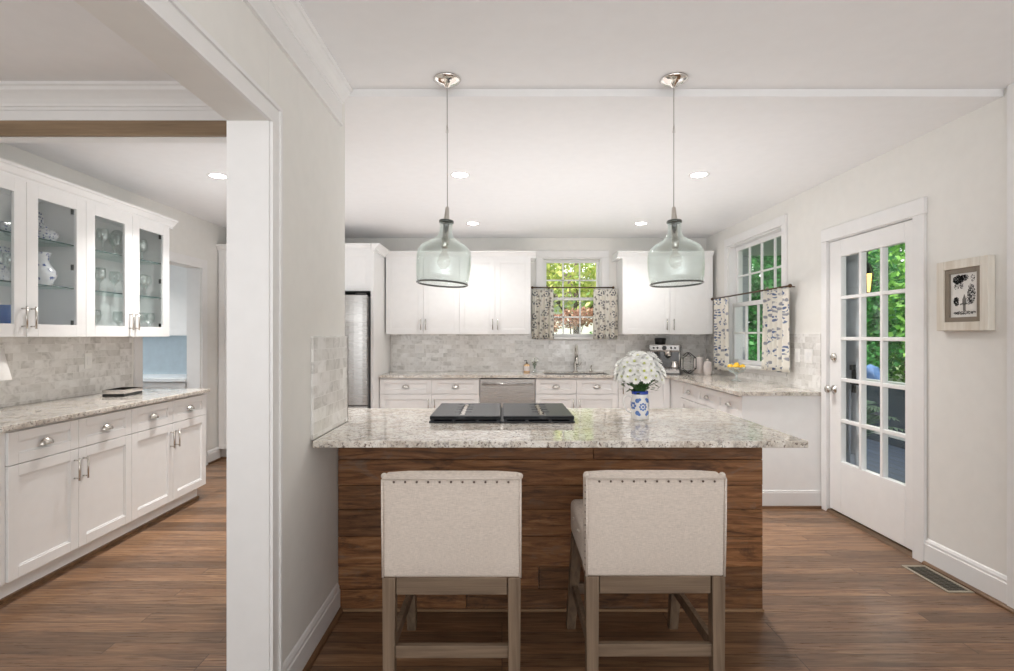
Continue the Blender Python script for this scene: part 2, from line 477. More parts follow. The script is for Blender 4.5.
# right wall, window y 4.72..5.86 z 1.05..2.35 ; door y 3.20..4.08 z 0..2.10
w = MB(); x0, x1 = XR, XR + .15
w.box(x0, x1, 5.86, YB, 0, H); w.box(x0, x1, 4.72, 5.86, 0, 1.05); w.box(x0, x1, 4.72, 5.86, 2.35, H)
w.box(x0, x1, 4.08, 4.72, 0, H); w.box(x0, x1, 3.20, 4.08, 2.095, H); w.box(x0, x1, YR, 3.20, 0, H)
struct('wall_right', w, 'wall')
# left wall, doorway y 4.52..5.42 z 0..2.055
w = MB(); x0, x1 = XL - .14, XL
w.box(x0, x1, 5.42, YB, 0, H); w.box(x0, x1, 4.52, 5.42, 2.055, H); w.box(x0, x1, YR, 4.52, 0, H)
struct('wall_left', w, 'wall')
# partition with wide opening
w = MB()
w.box(PX0, PX1, YO, 2.726, 0, ZC + .03); w.box(PX0, PX1, -1.3, YO, 2.108, ZF + .01); w.box(PX0, PX1, YR, -1.3, 0, ZF + .01)
struct('wall_partition', w, 'wall', bevel=.003)
# header between dining room and kitchen (left)
struct('trim_1', MB().box(XL, PX0, 2.645, 2.715, 2.356, ZC + .02), 'trim', 'white header across the opening left of the partition')
struct('trim_2', MB().box(XL, PX0, 2.62, 2.646, 2.36, 2.434), 'beam', 'brown wooden board along the header', bevel=.003)
def crown_prof(px, pz, s=1, d=-1):
    # profile points (horizontal offset away from wall, z) hanging under the ceiling
    pts = [(0, 0), (.085, 0), (.085, -.014), (.074, -.02), (.07, -.036), (.052, -.05), (.034, -.068), (.022, -.088), (.02, -.1), (.012, -.104), (.012, -.118), (0, -.12)]
    return [(px + d * u * s, pz + v * s) for u, v in pts]
struct('trim_3', MB().prism(crown_prof(2.6449, ZF, .95, -1) , XL, PX0, 'x'), 'trim', 'white crown moulding over the dining room header')
m = MB().prism([(2.6449, 2.49), (2.632, 2.488), (2.632, 2.45), (2.622, 2.446), (2.622, 2.4345), (2.6449, 2.4345)], XL, PX0, 'x')
struct('trim_4', m, 'trim', 'white moulding under the header crown')
# crown on the partition's right face
m = MB().prism(crown_prof(PX1, ZF, .75, 1), YR, 2.647, 'y')
m.box(PX1, PX1 + .008, YR, 2.647, 2.425, 2.52); m.box(PX1, PX1 + .014, YR, 2.647, 2.415, 2.427)
struct('trim_5', m, 'trim', 'white crown moulding on top of the partition wall')
# casing of the wide opening
m = MB()
for (a, b, t) in ((0, .01, .014), (.01, .06, .01), (.06, .074, .018)):
    m.box(PX1, PX1 + t, YO + a, YO + b, 0, 2.108 + a)
    m.box(PX1, PX1 + t, -1.3, YO + b, 2.108 + a, 2.108 + b)
struct('trim_6', m, 'trim', 'white casing around the wide opening')
m = MB().box(PX0 - .001, PX1 + .003, YO - .007, YO - .0005, 0, 2.1195); m.box(PX0 - .001, PX1 + .003, -1.3, YO - .0005, 2.12, 2.1275)
struct('trim_7', m, 'trim', 'white jamb lining inside the wide opening')
def base_prof(x, d, h=.14):
    return [(x, 0), (x + d * .016, 0), (x + d * .016, h - .035), (x + d * .012, h - .03), (x + d * .012, h - .018), (x + d * .006, h - .005), (x, h)]
def shoe_prof(x, d): return [(x, 0), (x + d * .018, 0), (x + d * .016, .01), (x + d * .009, .017), (x, .02)]
struct('baseboard_partition', MB().prism(base_prof(PX1, 1), YO + .075, 2.594, 'y'), 'trim')
struct('trim_8', MB().prism(shoe_prof(PX1 + .016, 1), YO + .075, 2.594, 'y'), 'shoe', 'stained shoe moulding along the partition')
struct('baseboard_right', MB().prism(base_prof(XR, -1, .155), YR, 3.125, 'y'), 'trim')
struct('trim_9', MB().prism(shoe_prof(XR - .016, -1), YR, 3.125, 'y'), 'shoe', 'stained shoe moulding along the right wall')
struct('baseboard_left', MB().prism(base_prof(XL, 1), 5.53, 5.75, 'y'), 'trim')
struct('trim_10', MB().box(XL + .016, XL + .03, 5.53, 5.75, 0, .02), 'shoe', 'stained shoe moulding by the pantry')
# casing edge of the wider room at the right margin
struct('trim_11', MB().box(XR - .02, XR, 2.50, 2.612, 0, ZF), 'trim', 'flat white casing at the right edge', bevel=.003)
# doorway casing left wall
m = MB(); x = XL
m.box(x, x + .018, 4.43, 4.52, 0, 2.055); m.box(x, x + .018, 5.42, 5.51, 0, 2.055); m.box(x, x + .018, 4.43, 5.51, 2.055, 2.145)
m.box(x - .14, x - .0005, 5.41, 5.4195, 0, 2.054); m.box(x - .14, x - .0005, 4.5205, 4.53, 0, 2.054)
struct('trim_12', m, 'trim', 'white casing of the side doorway', bevel=.002)

# ------------------------------------------------------------------ side room beyond left doorway
struct('floor', MB().box(-5.4, XL - .02, 4.0, 6.2, -.12, -.001), 'floor', 'oak floor of the side room')
struct('wall_side_room', MB().box(-5.4, XL - .14, 6.0, 6.1, 0, 2.7), 'backb')
struct('wall_side_room', MB().box(-5.5, -5.4, 5.3, 6.1, 0, 2.7).box(-5.5, -5.4, 4.0, 5.3, 0, .9).box(-5.5, XL - .14, 3.9, 4.0, 0, 2.7), 'backb')
struct('ceiling', MB().box(-5.4, XL - .14, 4.0, 6.1, 2.5, 2.6), 'ceil', 'ceiling of the side room')

# ------------------------------------------------------------------ cabinet kit (local: x 0..w, front plane y=0 facing -y, depth to +y)
def shaker(parent, x0, x1, z0, z1, name='door', rail=.057, glass=False, mat='cab'):
    g = .0016
    x0 += g; x1 -= g; z0 += g; z1 -= g
    m = MB()
    if glass: rail = .076
    r = min(rail, (z1 - z0) * .3)
    m.box(x0, x0 + rail, 0, .02, z0, z1); m.box(x1 - rail, x1, 0, .02, z0, z1)
    m.box(x0 + rail, x1 - rail, 0, .02, z0, z0 + r); m.box(x0 + rail, x1 - rail, 0, .02, z1 - r, z1)
    if not glass:
        m.box(x0 + rail, x1 - rail, .009, .019, z0 + r, z1 - r)
        b = .008   # sloped inner bead
        for (a0, a1, c0, c1) in ((x0 + rail, x0 + rail + b, z0 + r, z1 - r), (x1 - rail - b, x1 - rail, z0 + r, z1 - r), (x0 + rail, x1 - rail, z0 + r, z0 + r + b), (x0 + rail, x1 - rail, z1 - r - b, z1 - r)):
            m.box(a0, a1, .005, .012, c0, c1)
    o = mk(name, m, mat, parent, bevel=.0012, seg=1)
    if glass:
        mk('pane', MB().box(x0 + rail - .005, x1 - rail + .005, .011, .014, z0 + r - .005, z1 - r + .005), 'cabglass', o)
    return o
def bar_pull(parent, x, z, L=.13, mat='nickel'):
    m = MB().tube([(x, -.03, z - L / 2), (x, -.03, z + L / 2)], .0055, 8)
    for dz in (-.4, .4): m.tube([(x, .001, z + dz * L), (x, -.03, z + dz * L)], .0045, 8)
    return mk('handle', m, mat, parent, smooth=True)
def cup_pull(parent, x, z):
    m = MB(); n = 10; k = 5
    rows = []
    for j in range(k + 1):
        a = PI / 2 * j / k
        row = []
        for i in range(n + 1):
            t = -PI / 2 + PI * i / n
            row.append(m.bm.verts.new((x + .042 * math.sin(t) * 1.0, -.026 * math.cos(t) * math.sin(a) - .001, z - .016 + .034 * math.cos(a) * max(.15, math.cos(t)))))
        rows.append(row)
    for j in range(k):
        for i in range(n): m.bm.faces.new((rows[j][i], rows[j][i + 1], rows[j + 1][i + 1], rows[j + 1][i]))
    o = mk('handle', m, 'nickel', parent, smooth=False)
    sm = o.modifiers.new('thick', 'SOLIDIFY'); sm.thickness = .002
    return o
def base_cab(label, loc, rz, w, d=.61, drawers=(), doors=(), pulls=(), zt=.884, toe=True, group=None, dz=.70, name='base_cabinet', shoe=True, hollow=False):
    t = thing(name, label, 'cabinet', loc, rz, group)
    m = MB().box(0, w, .02, d, .115, zt) if not hollow else MB().box(0, .018, .02, d, .115, zt).box(w - .018, w, .02, d, .115, zt).box(.018, w - .018, .02, d, .115, .135).box(.018, w - .018, .02, .04, .135, zt)
    if toe: m.box(0, w, .075, d, 0, .115)
    else: m.box(0, w, .02, d, 0, .115)
    mk('body', m, 'cab', t, bevel=.001, seg=1)
    if shoe and toe: mk('shoe_moulding', MB().box(0, w, .058, .075, 0, .02), 'shoe', t)
    for a, b in drawers:
        dr = shaker(t, a, b, dz + .003, zt - .012, 'drawer')
        cup_pull(dr, (a + b) / 2, (dz + zt) / 2 - .002)
    for (a, b), hx in zip(doors, pulls):
        dd = shaker(t, a, b, .118, dz if drawers else zt - .012, 'door')
        if hx is not None: bar_pull(dd, hx, (dz if drawers else zt) - .115)
    return t
def wall_cab(label, loc, rz, w, z0, z1, doors, pulls, d=.33, glass=False, shelves=(), crown=(0, 0), ch=.08, group=None, name='wall_cabinet'):
    t = thing(name, label, 'cabinet', loc, rz, group)
    if glass:
        m = MB().box(0, .018, .02, d, z0, z1); m.box(w - .018, w, .02, d, z0, z1); m.box(0, w, .02, d, z0, z0 + .018); m.box(0, w, .02, d, z1 - .018, z1); m.box(0, w, d - .012, d, z0, z1)
        m.box(w / 2 - .019, w / 2 + .019, .02, .04, z0, z1)
        mk('body', m, 'cab', t)
        for z in shelves:
            s_ = mk('glass_shelf', MB().box(.02, w - .02, .05, d - .014, z, z + .006), 'shelfglass', t)
            mk('shelf_edge', MB().box(.02, w - .02, .047, .05, z - .001, z + .007), 'shelfedge', s_)
    else: mk('body', MB().box(0, w, .02, d, z0, z1), 'cab', t)
    for (a, b), hx in zip(doors, pulls):
        dd = shaker(t, a, b, z0, z1, 'door', glass=glass)
        if hx is not None: bar_pull(dd, hx, z0 + .115)
        if glass:
            far = a if abs(hx - b) < abs(hx - a) else b
            for z in (z0 + .09, (z0 + z1) / 2, z1 - .09):
                xx = far + (.05 if far == a else -.062)
                mk('hinge', MB().box(xx + (.02 if far == a else -.016), xx + (.028 if far == a else -.008), .021, .04, z - .018, z + .018), 'dark', dd)
    # crown
    l, r_ = crown; e = .06
    m = MB()
    prof = [(0, 0), (-.012, 0), (-.012, .02), (-.024, .028), (-.045, .058), (-.058, .064), (-.058, .08), (0, .08)]
    m.prism([(.02 + u, z1 + v * ch / .08) for u, v in prof] + [(d, z1 + ch), (d, z1)], -e * l, w + e * r_, 'x')
    mk('crown_moulding', m, 'cab', t, bevel=0)
    return t

# left run (faces +x)
X = -2.475; yA = 2.63; mod = .44
for i, lab in enumerate(('white base cabinet with two drawers, nearest on the left wall', 'white base cabinet with two drawers, farther along the left wall')):
    base_cab(lab, (X, yA + i * 2 * mod, 0), PI / 2, 2 * mod, .63, ((0, mod), (mod, 2 * mod)), ((0, mod), (mod, 2 * mod)), (mod - .032, mod + .032), group='base cabinets on the left wall')
tag(mk('filler_panel', MB().box(XL + .003, X - .012, 2.585, yA - .002, .115, .884).box(XL + .003, X - .078, 2.585, yA - .002, 0, .115), 'cab', bevel=.002), 'narrow white side panel at the near end of left base cabinets', 'panel')
tag(mk('countertop', MB().box(XL + .002, -2.45, 2.575, 4.412, .8845, .914), 'granite', bevel=.004), 'speckled beige granite countertop on the left wall cabinets', 'countertop')
struct('trim_13', MB().box(XL, XL + .01, 2.59, 4.40, .9145, 1.348), 'tile_y', 'grey marble subway tile backsplash on left wall')
Xu = -2.78
lcab = []
for i, lab in enumerate(('glass-door wall cabinet holding blue and white china', 'glass-door wall cabinet holding clear crystal, farther along left wall')):
    lcab.append(wall_cab(lab, (Xu, yA + i * 2 * mod, 0), PI / 2, 2 * mod, 1.35, 2.26, ((0, mod), (mod, 2 * mod)), (mod - .03, mod + .03), glass=True, shelves=(1.667, 1.95), crown=(0, i), ch=.072, group='glass-door wall cabinets'))
# pantry
def tall_cab(label, loc, w, d, z1, splits, crown=(0, 1)):
    t = thing('pantry_cabinet', label, 'cabinet', loc)
    mk('body', MB().box(0, w, .02, d, .115, z1).box(0, w, .075, d, 0, .115), 'cab', t)
    zs = [.118] + list(splits) + [z1]
    for a, b in zip(zs, zs[1:]):
        dd = shaker(t, .01, w / 2, a, b); bar_pull(dd, w / 2 - .03, (a + .12) if a > 1.2 else b - .12)
        dd = shaker(t, w / 2, w - .01, a, b); bar_pull(dd, w / 2 + .03, (a + .12) if a > 1.2 else b - .12)
    prof = [(0, 0), (-.012, 0), (-.012, .02), (-.024, .028), (-.045, .058), (-.058, .064), (-.058, .08), (0, .08)]
    mk('crown_moulding', MB().prism([(.02 + u, z1 + v) for u, v in prof] + [(d, z1 + .08), (d, z1)], 0, w, 'x'), 'cab', t)
    mk('shoe_moulding', MB().box(0, w, .06, .075, 0, .02), 'shoe', t)
    return t
tall_cab('tall white pantry cabinet in the far left corner', (XL + .004, 5.73, 0), .68, .76, 2.27, (1.37,))
# fridge + surround
FX0, FX1 = -2.335, -1.425
t = thing('refrigerator', 'stainless steel refrigerator half hidden behind the partition wall', 'refrigerator', ((FX0 + FX1) / 2, 5.56, 0))
hw = .45
mk('body', MB().box(-hw, hw, .06, .84, .03, 1.775), plain('fridge_side', (.2, .2, .2), .5, .3), t, bevel=.004)
m = MB()
def fdoor(a, b, z0, z1):
    m = MB(); n = 10; pts = []
    for i in range(n + 1):
        u = i / n; pts.append((a + (b - a) * u, -.018 * math.sin(PI * u) ** .6 if 0 < u < 1 else 0))
    pts += [(b, .055), (a, .055)]
    m.prism(pts, z0, z1, 'z'); return m
for a, b, hx in ((-hw, -.002, -.05), (.002, hw, .05)):
    d_ = mk('door', fdoor(a, b, .62, 1.79), 'steel', t, bevel=.004)
    mk('handle', MB().tube([(hx, -.005, .75), (hx, -.06, .78), (hx, -.06, 1.55), (hx, -.005, 1.58)], .011, 10), 'steel', d_, smooth=True)
d_ = mk('freezer_drawer', fdoor(-hw, hw, .05, .61), 'steel', t, bevel=.004)
mk('handle', MB().tube([(-.35, -.005, .54), (-.35, -.06, .54), (.35, -.06, .54), (.35, -.005, .54)], .011, 10), 'steel', d_, smooth=True)
for q in (.33, -.44): mk('hinge_cover', MB().box(q, q + .11, -.005, .05, 1.791, 1.81), 'blackp', t, bevel=.003)
t = thing('tall_panel', 'tall white panel to the right of the refrigerator', 'panel', (-1.413, 5.66, 0))
mk('side_panel', MB().box(.0, .03, 0, .83, 0, 2.27), 'cab', t, bevel=.001)
mk('face_frame', MB().box(-.0, .03, -.012, 0, 0, 2.27), 'cab', t)
t = wall_cab('white cabinet above the refrigerator', (FX0 - .02, 5.66, 0), 0, .945, 1.84, 2.27, ((0, .472), (.472, .945)), (.44, .505), d=.8, crown=(0, .0))
# crown return beside panel
m = MB().prism([(-1.37, 2.27), (-1.358, 2.27), (-1.358, 2.29), (-1.335, 2.315), (-1.312, 2.334), (-1.312, 2.35), (-1.4, 2.35), (-1.4, 2.27)], 5.62, 6.12, 'y')
tag(mk('crown_moulding_return', m, 'cab'), 'white crown moulding returning from the fridge cabinet to wall', 'moulding')

# back uppers
YU = 6.17
sU = YU / 525
def PXU(px): return (px - 502) * sU
a, b, c_, d_, e_ = [PXU(v) for v in (385.7, 423.4, 459.4, 495.1, 530.8)]
wall_cab('white two-door wall cabinet beside the refrigerator panel', (a, YU, 0), 0, c_ - a, 1.374, 2.27, ((0, b - a), (b - a, c_ - a)), (b - a - .03, b - a + .03), crown=(0, 0), group='white wall cabinets on the back wall')
wall_cab('white two-door wall cabinet left of the sink window', (c_, YU, 0), 0, e_ - c_, 1.374, 2.27, ((0, d_ - c_), (d_ - c_, e_ - c_)), (d_ - c_ - .03, d_ - c_ + .03), crown=(0, 1), group='white wall cabinets on the back wall')
a, b, c_ = [PXU(v) for v in (622.6, 670, 713)]
wall_cab('white two-door wall cabinet above the espresso machine', (a, YU, 0), 0, c_ - a, 1.374, 2.27, ((0, b - a), (b - a, c_ - a)), (b - a - .04, b - a + .04), crown=(1, 0), group='white wall cabinets on the back wall')

# back base run (front plane y=5.90)
YF = 5.90; sF = YF / 525
def PXF(px): return (px - 502) * sF
p = [PXF(v) for v in (379.5, 431.7, 479.5, 535.5, 576.5, 617.5, 669)]
base_cab('white base cabinet with two drawers, left of the dishwasher', (p[0], YF, 0), 0, p[2] - p[0], .58, ((0, p[1] - p[0]), (p[1] - p[0], p[2] - p[0])), ((0, p[1] - p[0]), (p[1] - p[0], p[2] - p[0])), (p[1] - p[0] - .035, p[1] - p[0] + .035))
base_cab('white sink base cabinet below the window', (p[3], YF, 0), 0, p[5] - p[3], .58, ((0, p[4] - p[3]), (p[4] - p[3], p[5] - p[3])), ((0, p[4] - p[3]), (p[4] - p[3], p[5] - p[3])), (p[4] - p[3] - .035, p[4] - p[3] + .035), hollow=True)
base_cab('white corner base cabinet right of the sink base', (p[5], YF, 0), 0, 1.899 - p[5], .58, (), ((0.01, .578),), (.06,))
t = thing('dishwasher', 'stainless steel dishwasher between the back base cabinets', 'dishwasher', ((p[2] + p[3]) / 2, YF, 0)); hw = (p[3] - p[2]) / 2 - .004
mk('body', MB().box(-hw + .005, hw - .005, .03, .57, .02, .875), 'blackp', t)
mk('door', MB().box(-hw, hw, -.008, .03, .12, .872), 'steel', t, bevel=.004)
mk('toe_kick', MB().box(-hw, hw, .05, .07, .01, .115), 'blackp', t)
mk('handle', MB().tube([(-hw + .03, -.008, .815), (-hw + .035, -.045, .815), (hw - .035, -.045, .815), (hw - .03, -.008, .815)], .011, 10), 'steel', t, smooth=True)
# right run (faces -x)
XF = 1.90
w3 = [0, .47, .95, 1.42, 1.73]
for i, lab in enumerate(('white drawer base cabinet on the right wall, farthest from the door', 'white drawer base cabinet in the middle of the right wall run', 'white drawer base cabinet nearest the glass door')):
    yf = 4.165 + .47 * (3 - i)
    base_cab(lab, (XF, yf, 0), -PI / 2, .47, .62, ((0, .47),), ((0, .47),), (.43,), group='base cabinets on the right wall')
tag(mk('filler_panel', MB().box(XF + .002, XR - .003, 5.578, 5.925, .0, .884), 'cab'), 'white filler panel in the inner corner of the back run', 'panel')
m = MB().box(XF - .003, XR - .002, 4.150, 4.163, 0, .884)
t = tag(mk('end_panel', m, 'cab', bevel=.002), 'plain white end panel of the base cabinets beside the glass door', 'panel')
mk('baseboard', MB().box(XF - .012, XR - .002, 4.138, 4.1495, 0, .12).box(XF - .009, XR - .002, 4.141, 4.1495, .12, .135), 'trim', t, bevel=.002)
mk('shoe_moulding', MB().box(XF - .012, XR - .002, 4.122, 4.1375, 0, .018), m_wood('shoe_across', (.09, .045, .02), (.22, .12, .06), 'x'), t)
# L countertop with sink cut-out
SX0, SX1, SY0, SY1 = .49, 1.23, 5.99, 6.40
m = MB(); z0, z1 = .8845, .914
m.box(p[0] + .0, SX0, 5.87, YB - .002, z0, z1); m.box(SX1, XR - .002, 5.87, YB - .002, z0, z1)
m.box(SX0, SX1, 5.87, SY0, z0, z1); m.box(SX0, SX1, SY1, YB - .002, z0, z1)
m.box(1.868, XR - .002, 4.135, 5.87, z0, z1)
bmesh.ops.remove_doubles(m.bm, verts=m.bm.verts[:], dist=.0001)
tag(mk('countertop', m, 'granite'), 'L-shaped speckled granite countertop along the back and right walls', 'countertop')
t = thing('sink', 'undermount stainless sink below the back window', 'sink', ((SX0 + SX1) / 2, (SY0 + SY1) / 2, .71))
hx, hy = (SX1 - SX0) / 2 - .003, (SY1 - SY0) / 2 - .003
m = MB().box(-hx, hx, -hy, hy, 0, .004); m.box(-hx, -hx + .004, -hy, hy, 0, .19); m.box(hx - .004, hx, -hy, hy, 0, .19); m.box(-hx, hx, -hy, -hy + .004, 0, .19); m.box(-hx, hx, hy - .004, hy, 0, .19)
mk('basin', m, 'steel', t); mk('drain', MB().lathe([(0, .006), (.04, .006), (.045, .0045)], n=20), 'chrome', t)

# backsplash
m = MB().box(-1.365, .42, YB - .01, YB, .9145, 1.374); m.box(.42, 1.33, YB - .01, YB, .9145, 1.30); m.box(1.33, XR - .011, YB - .01, YB, .9145, 1.374)
struct('trim_14', m, 'tile_x', 'grey marble subway tile backsplash on back wall')
m = MB().box(XR - .01, XR, 5.95, YB - .011, .9145, 1.374); m.box(XR - .01, XR, 4.64, 5.95, .9145, 1.0); m.box(XR - .01, XR, 4.155, 4.64, .9145, 1.374)
struct('trim_15', m, 'tile_y', 'grey marble subway tile backsplash on right wall')
m = MB().box(PX1, PX1 + .012, 2.235, 2.738, .9145, 1.357); m.box(PX0, PX1 + .012, 2.726, 2.738, .9145, 1.357)
struct('trim_16', m, 'tile_y', 'marble subway tile panel on the end of the partition', bevel=.002)

# ------------------------------------------------------------------ island
t = thing('kitchen_island', 'island clad in dark reclaimed wood planks under a granite top', 'island', (.24, 2.9, 0))
ox, oy = .24, 2.9
mk('body', MB().box(-1.09 + .04, 1.27 - .24, 2.62 - oy, 3.17 - oy, .0, .884), 'cab', t)
rnd = random.Random(4)
zs = [0.0, .105, .215, .365, .50, .62, .745, .884]
m = MB()
for a, b in zip(zs, zs[1:]):
    xs = [-.812 - ox]
    if rnd.random() < .75: xs.append(rnd.uniform(-.3, .9) - ox)
    xs.append(1.29 - ox)
    for x0, x1 in zip(xs, xs[1:]):
        y = 2.595 - oy + rnd.uniform(0, .004)
        m.box(x0 + .001, x1 - .001, y, y + .022, a + .0012, b - .0012)
mk('front_planks', m, 'barn', t, bevel=.0018, seg=1)
m = MB()
for a, b in zip(zs, zs[1:]): m.box(1.03, 1.05, 2.619 - oy, 3.17 - oy, a + .0012, b - .0012)
mk('side_planks', m, 'barn', t, bevel=.0018, seg=1)
mk('base_strip', MB().box(-.812 - ox, 1.292 - ox, 2.583 - oy, 2.5945 - oy, 0, .012), m_wood('base_strip_wood', (.25, .14, .07), (.4, .25, .14), 'x'), t, bevel=.002)
m = MB().prism([(PX1 + .0135, 2.22), (1.297, 2.22), (1.297, 3.22), (-1.0, 3.22), (-1.0, 2.742), (PX1 + .0135, 2.742)], .8845, .914, 'z')
tag(mk('countertop', m, 'granite', bevel=.004), 'speckled granite top of the kitchen island', 'countertop')

# ------------------------------------------------------------------ cooktop
t = thing('cooktop', 'black gas cooktop with cast iron grates set in island top', 'cooktop', (0, 2.93, .9145))
mk('base_plate', MB().box(-.373, .373, -.255, .25, 0, .009), 'iron', t, bevel=.003)
for cx in (-.187, .187):
    m = MB(); hw = .181; y0, y1 = -.262, .245
    sl = (-.02 if cx < 0 else .02) ; s0, s1 = sl - .012, sl + .012
    for a, b in ((-hw, s0), (s1, hw)):
        m.box(a, b, y0, y1, .018, .037)
    m.box(-hw, hw, y0, y0 + .05, .016, .036); m.box(-hw, hw, y1 - .03, y1, .024, .036)
    g = mk('grate', m, 'iron', t, loc=(cx, 0, 0), bevel=.008, seg=3)
    m = MB()
    for yy in (-.13, -.03, .06, .16):
        m.box(sl - .045, sl - .008, yy, yy + .008, .036, .0395); m.box(sl + .008, sl + .045, yy, yy + .008, .036, .0395)
    mk('grate_finger', m, 'iron', g, bevel=.002)
    m = MB()
    for ax in (-hw + .012, -.06, .06, hw - .012):
        for ay in (y0 + .01, y1 - .02): m.box(ax - .008, ax + .008, ay, ay + .012, .009, .026)
    mk('grate_foot', m, 'iron', g)
    mk('slot_rail', MB().box(s0 - .001, s1 + .001, y0 + .05, y1 - .03, .030, .0335), 'chrome', t, loc=(cx, 0, 0))
    mk('burner', MB().lathe([(0, .02), (.03, .02), (.034, .016), (.045, .014), (.048, .009)], n=20, mat=Matrix.Translation((-.09 if cx < 0 else .09, 0, 0))), 'blackp', t, loc=(cx, 0, 0), smooth=True)

# ------------------------------------------------------------------ stools
def stool(label, loc, rz, group):
    t = thing('counter_stool', label, 'stool', loc, rz, group)
    W2 = .25
    # backrest cushion (rounded box mesh)
    m = MB(); m.box(-W2, W2, 0, .085, .502, .868)
    bmesh.ops.subdivide_edges(m.bm, edges=m.bm.edges[:], cuts=5, use_grid_fill=True)
    for v in m.bm.verts:
        u = v.co.x / W2; k = (v.co.z - .502) / .366
        v.co.y += (.012 if v.co.y > .04 else -.007) * (1 - u * u) * math.sin(PI * min(1, max(0, k)))
        if k > .95: v.co.z += .006 * (1 - abs(u) ** 6)
        v.co.y -= .012 * (k - .5)
    b = mk('backrest', m, 'linen', t, bevel=.0, smooth=True)
    bv = b.modifiers.new('b', 'BEVEL'); bv.width = .011; bv.segments = 3; bv.limit_method = 'ANGLE'; bv.angle_limit = R(50)
    m = MB()
    m.tube([(-W2 + .004, -.012, .866), (W2 - .004, -.012, .866)], .0045, 8)
    for sx in (-1, 1):
        m.tube([(sx * (W2 - .002), .006, .505), (sx * (W2 - .002), -.004, .70), (sx * (W2 - .002), -.006, .862)], .0045, 8)
        m.ball((sx * (W2 - .004), .02, .866), .013, 8)
    mk('piping', m, 'linen', b, smooth=True)
    nh = mk('nailhead', MB().ball((0, 0, 0), .0042, 8), 'nail', b, smooth=True, loc=(-.205, -.0145, .854))
    for i in range(1, 11):
        c = nh.copy(); COL.objects.link(c); c.parent = b; c.location = (-.205 + i * .041, -.0145, .854)
    m = MB()
    for i in range(14):
        for sx in (-1, 1): m.ball((sx * (W2 + .001), .012, .52 + i * .024), .003, 6)
    mk('side_nailheads', m, 'nail', b, smooth=True)
    # seat cushion
    m = MB(); m.box(-W2, W2, .07, .445, .505, .652)
    bmesh.ops.subdivide_edges(m.bm, edges=m.bm.edges[:], cuts=5, use_grid_fill=True)
    for v in m.bm.verts:
        u = v.co.x / W2; w_ = (v.co.y - .26) / .19
        if v.co.z > .64: v.co.z += .018 * (1 - u * u) * max(0, 1 - w_ * w_)
    b = mk('seat', m, 'linen', t, smooth=True)
    bv = b.modifiers.new('b', 'BEVEL'); bv.width = .022; bv.segments = 4; bv.limit_method = 'ANGLE'; bv.angle_limit = R(50)
    m = MB()
    for i in range(3):
        for j in range(3): m.ball((-.13 + .13 * i, .15 + .11 * j, .668 - .004 * abs(i - 1)), .009, 8, (1, 1, .5))
    for sx in (-1, 1):
        for j in range(2): m.ball((sx * (W2 + .001), .2 + .13 * j, .60), .008, 8, (.5, 1, 1))
    mk('tuft_button', m, 'linen', b, smooth=True)
    # frame
    mk('seat_frame', MB().box(-.2, .2, .008, .03, .44, .503).box(-.2, .2, .395, .417, .45, .503).box(-.235, -.212, .04, .40, .45, .503).box(.212, .235, .04, .40, .45, .503), 'stoolx', t, bevel=.002)
    def leg(x, y0, y1, dx):
        m = MB(); h = .0235
        top = [(x - h, y0 - h), (x + h, y0 - h), (x + h, y0 + h), (x - h, y0 + h)]; h2 = .02
        bot = [(x + dx - h2, y1 - h2), (x + dx + h2, y1 - h2), (x + dx + h2, y1 + h2), (x + dx - h2, y1 + h2)]
        T = [m.bm.verts.new((a, b, .486)) for a, b in top]; B = [m.bm.verts.new((a, b, 0)) for a, b in bot]
        m.bm.faces.new(T); m.bm.faces.new(B[::-1])
        for i in range(4): m.bm.faces.new((B[i], B[(i + 1) % 4], T[(i + 1) % 4], T[i]))
        mk('leg', m, 'stoolw', t, bevel=.002)
    for sx in (-1, 1):
        leg(sx * .2265, .0255, .018, 0); leg(sx * .223, .415, .548, sx * .012)
    for (x0, x1, y0, y1) in ((-.205, .205, .012, .034), (-.21, .21, .478, .5)):
        mk('stretcher', MB().box(x0, x1, y0, y1, .19, .235), 'stoolx', t, bevel=.002)
    for sx in (-1, 1):
        mk('stretcher', MB().box(sx * .225 - .011, sx * .225 + .011, .04, .478, .19, .235), 'stoolw', t, bevel=.002)
    for c in t.children:
        if c.name.split('.')[0] in ('backrest', 'seat', 'seat_frame'): c.location.z = -.018
    return t
s1 = stool('beige linen counter stool with nailhead back, left in front of island', (-.182, 1.89, -.0), 0, 'counter stools at the island')
s2 = dup(s1, (.557, 1.90, 0), 0, 'beige linen counter stool with nailhead back, right in front of island')
s2.scale = (1.01, 1, 1)

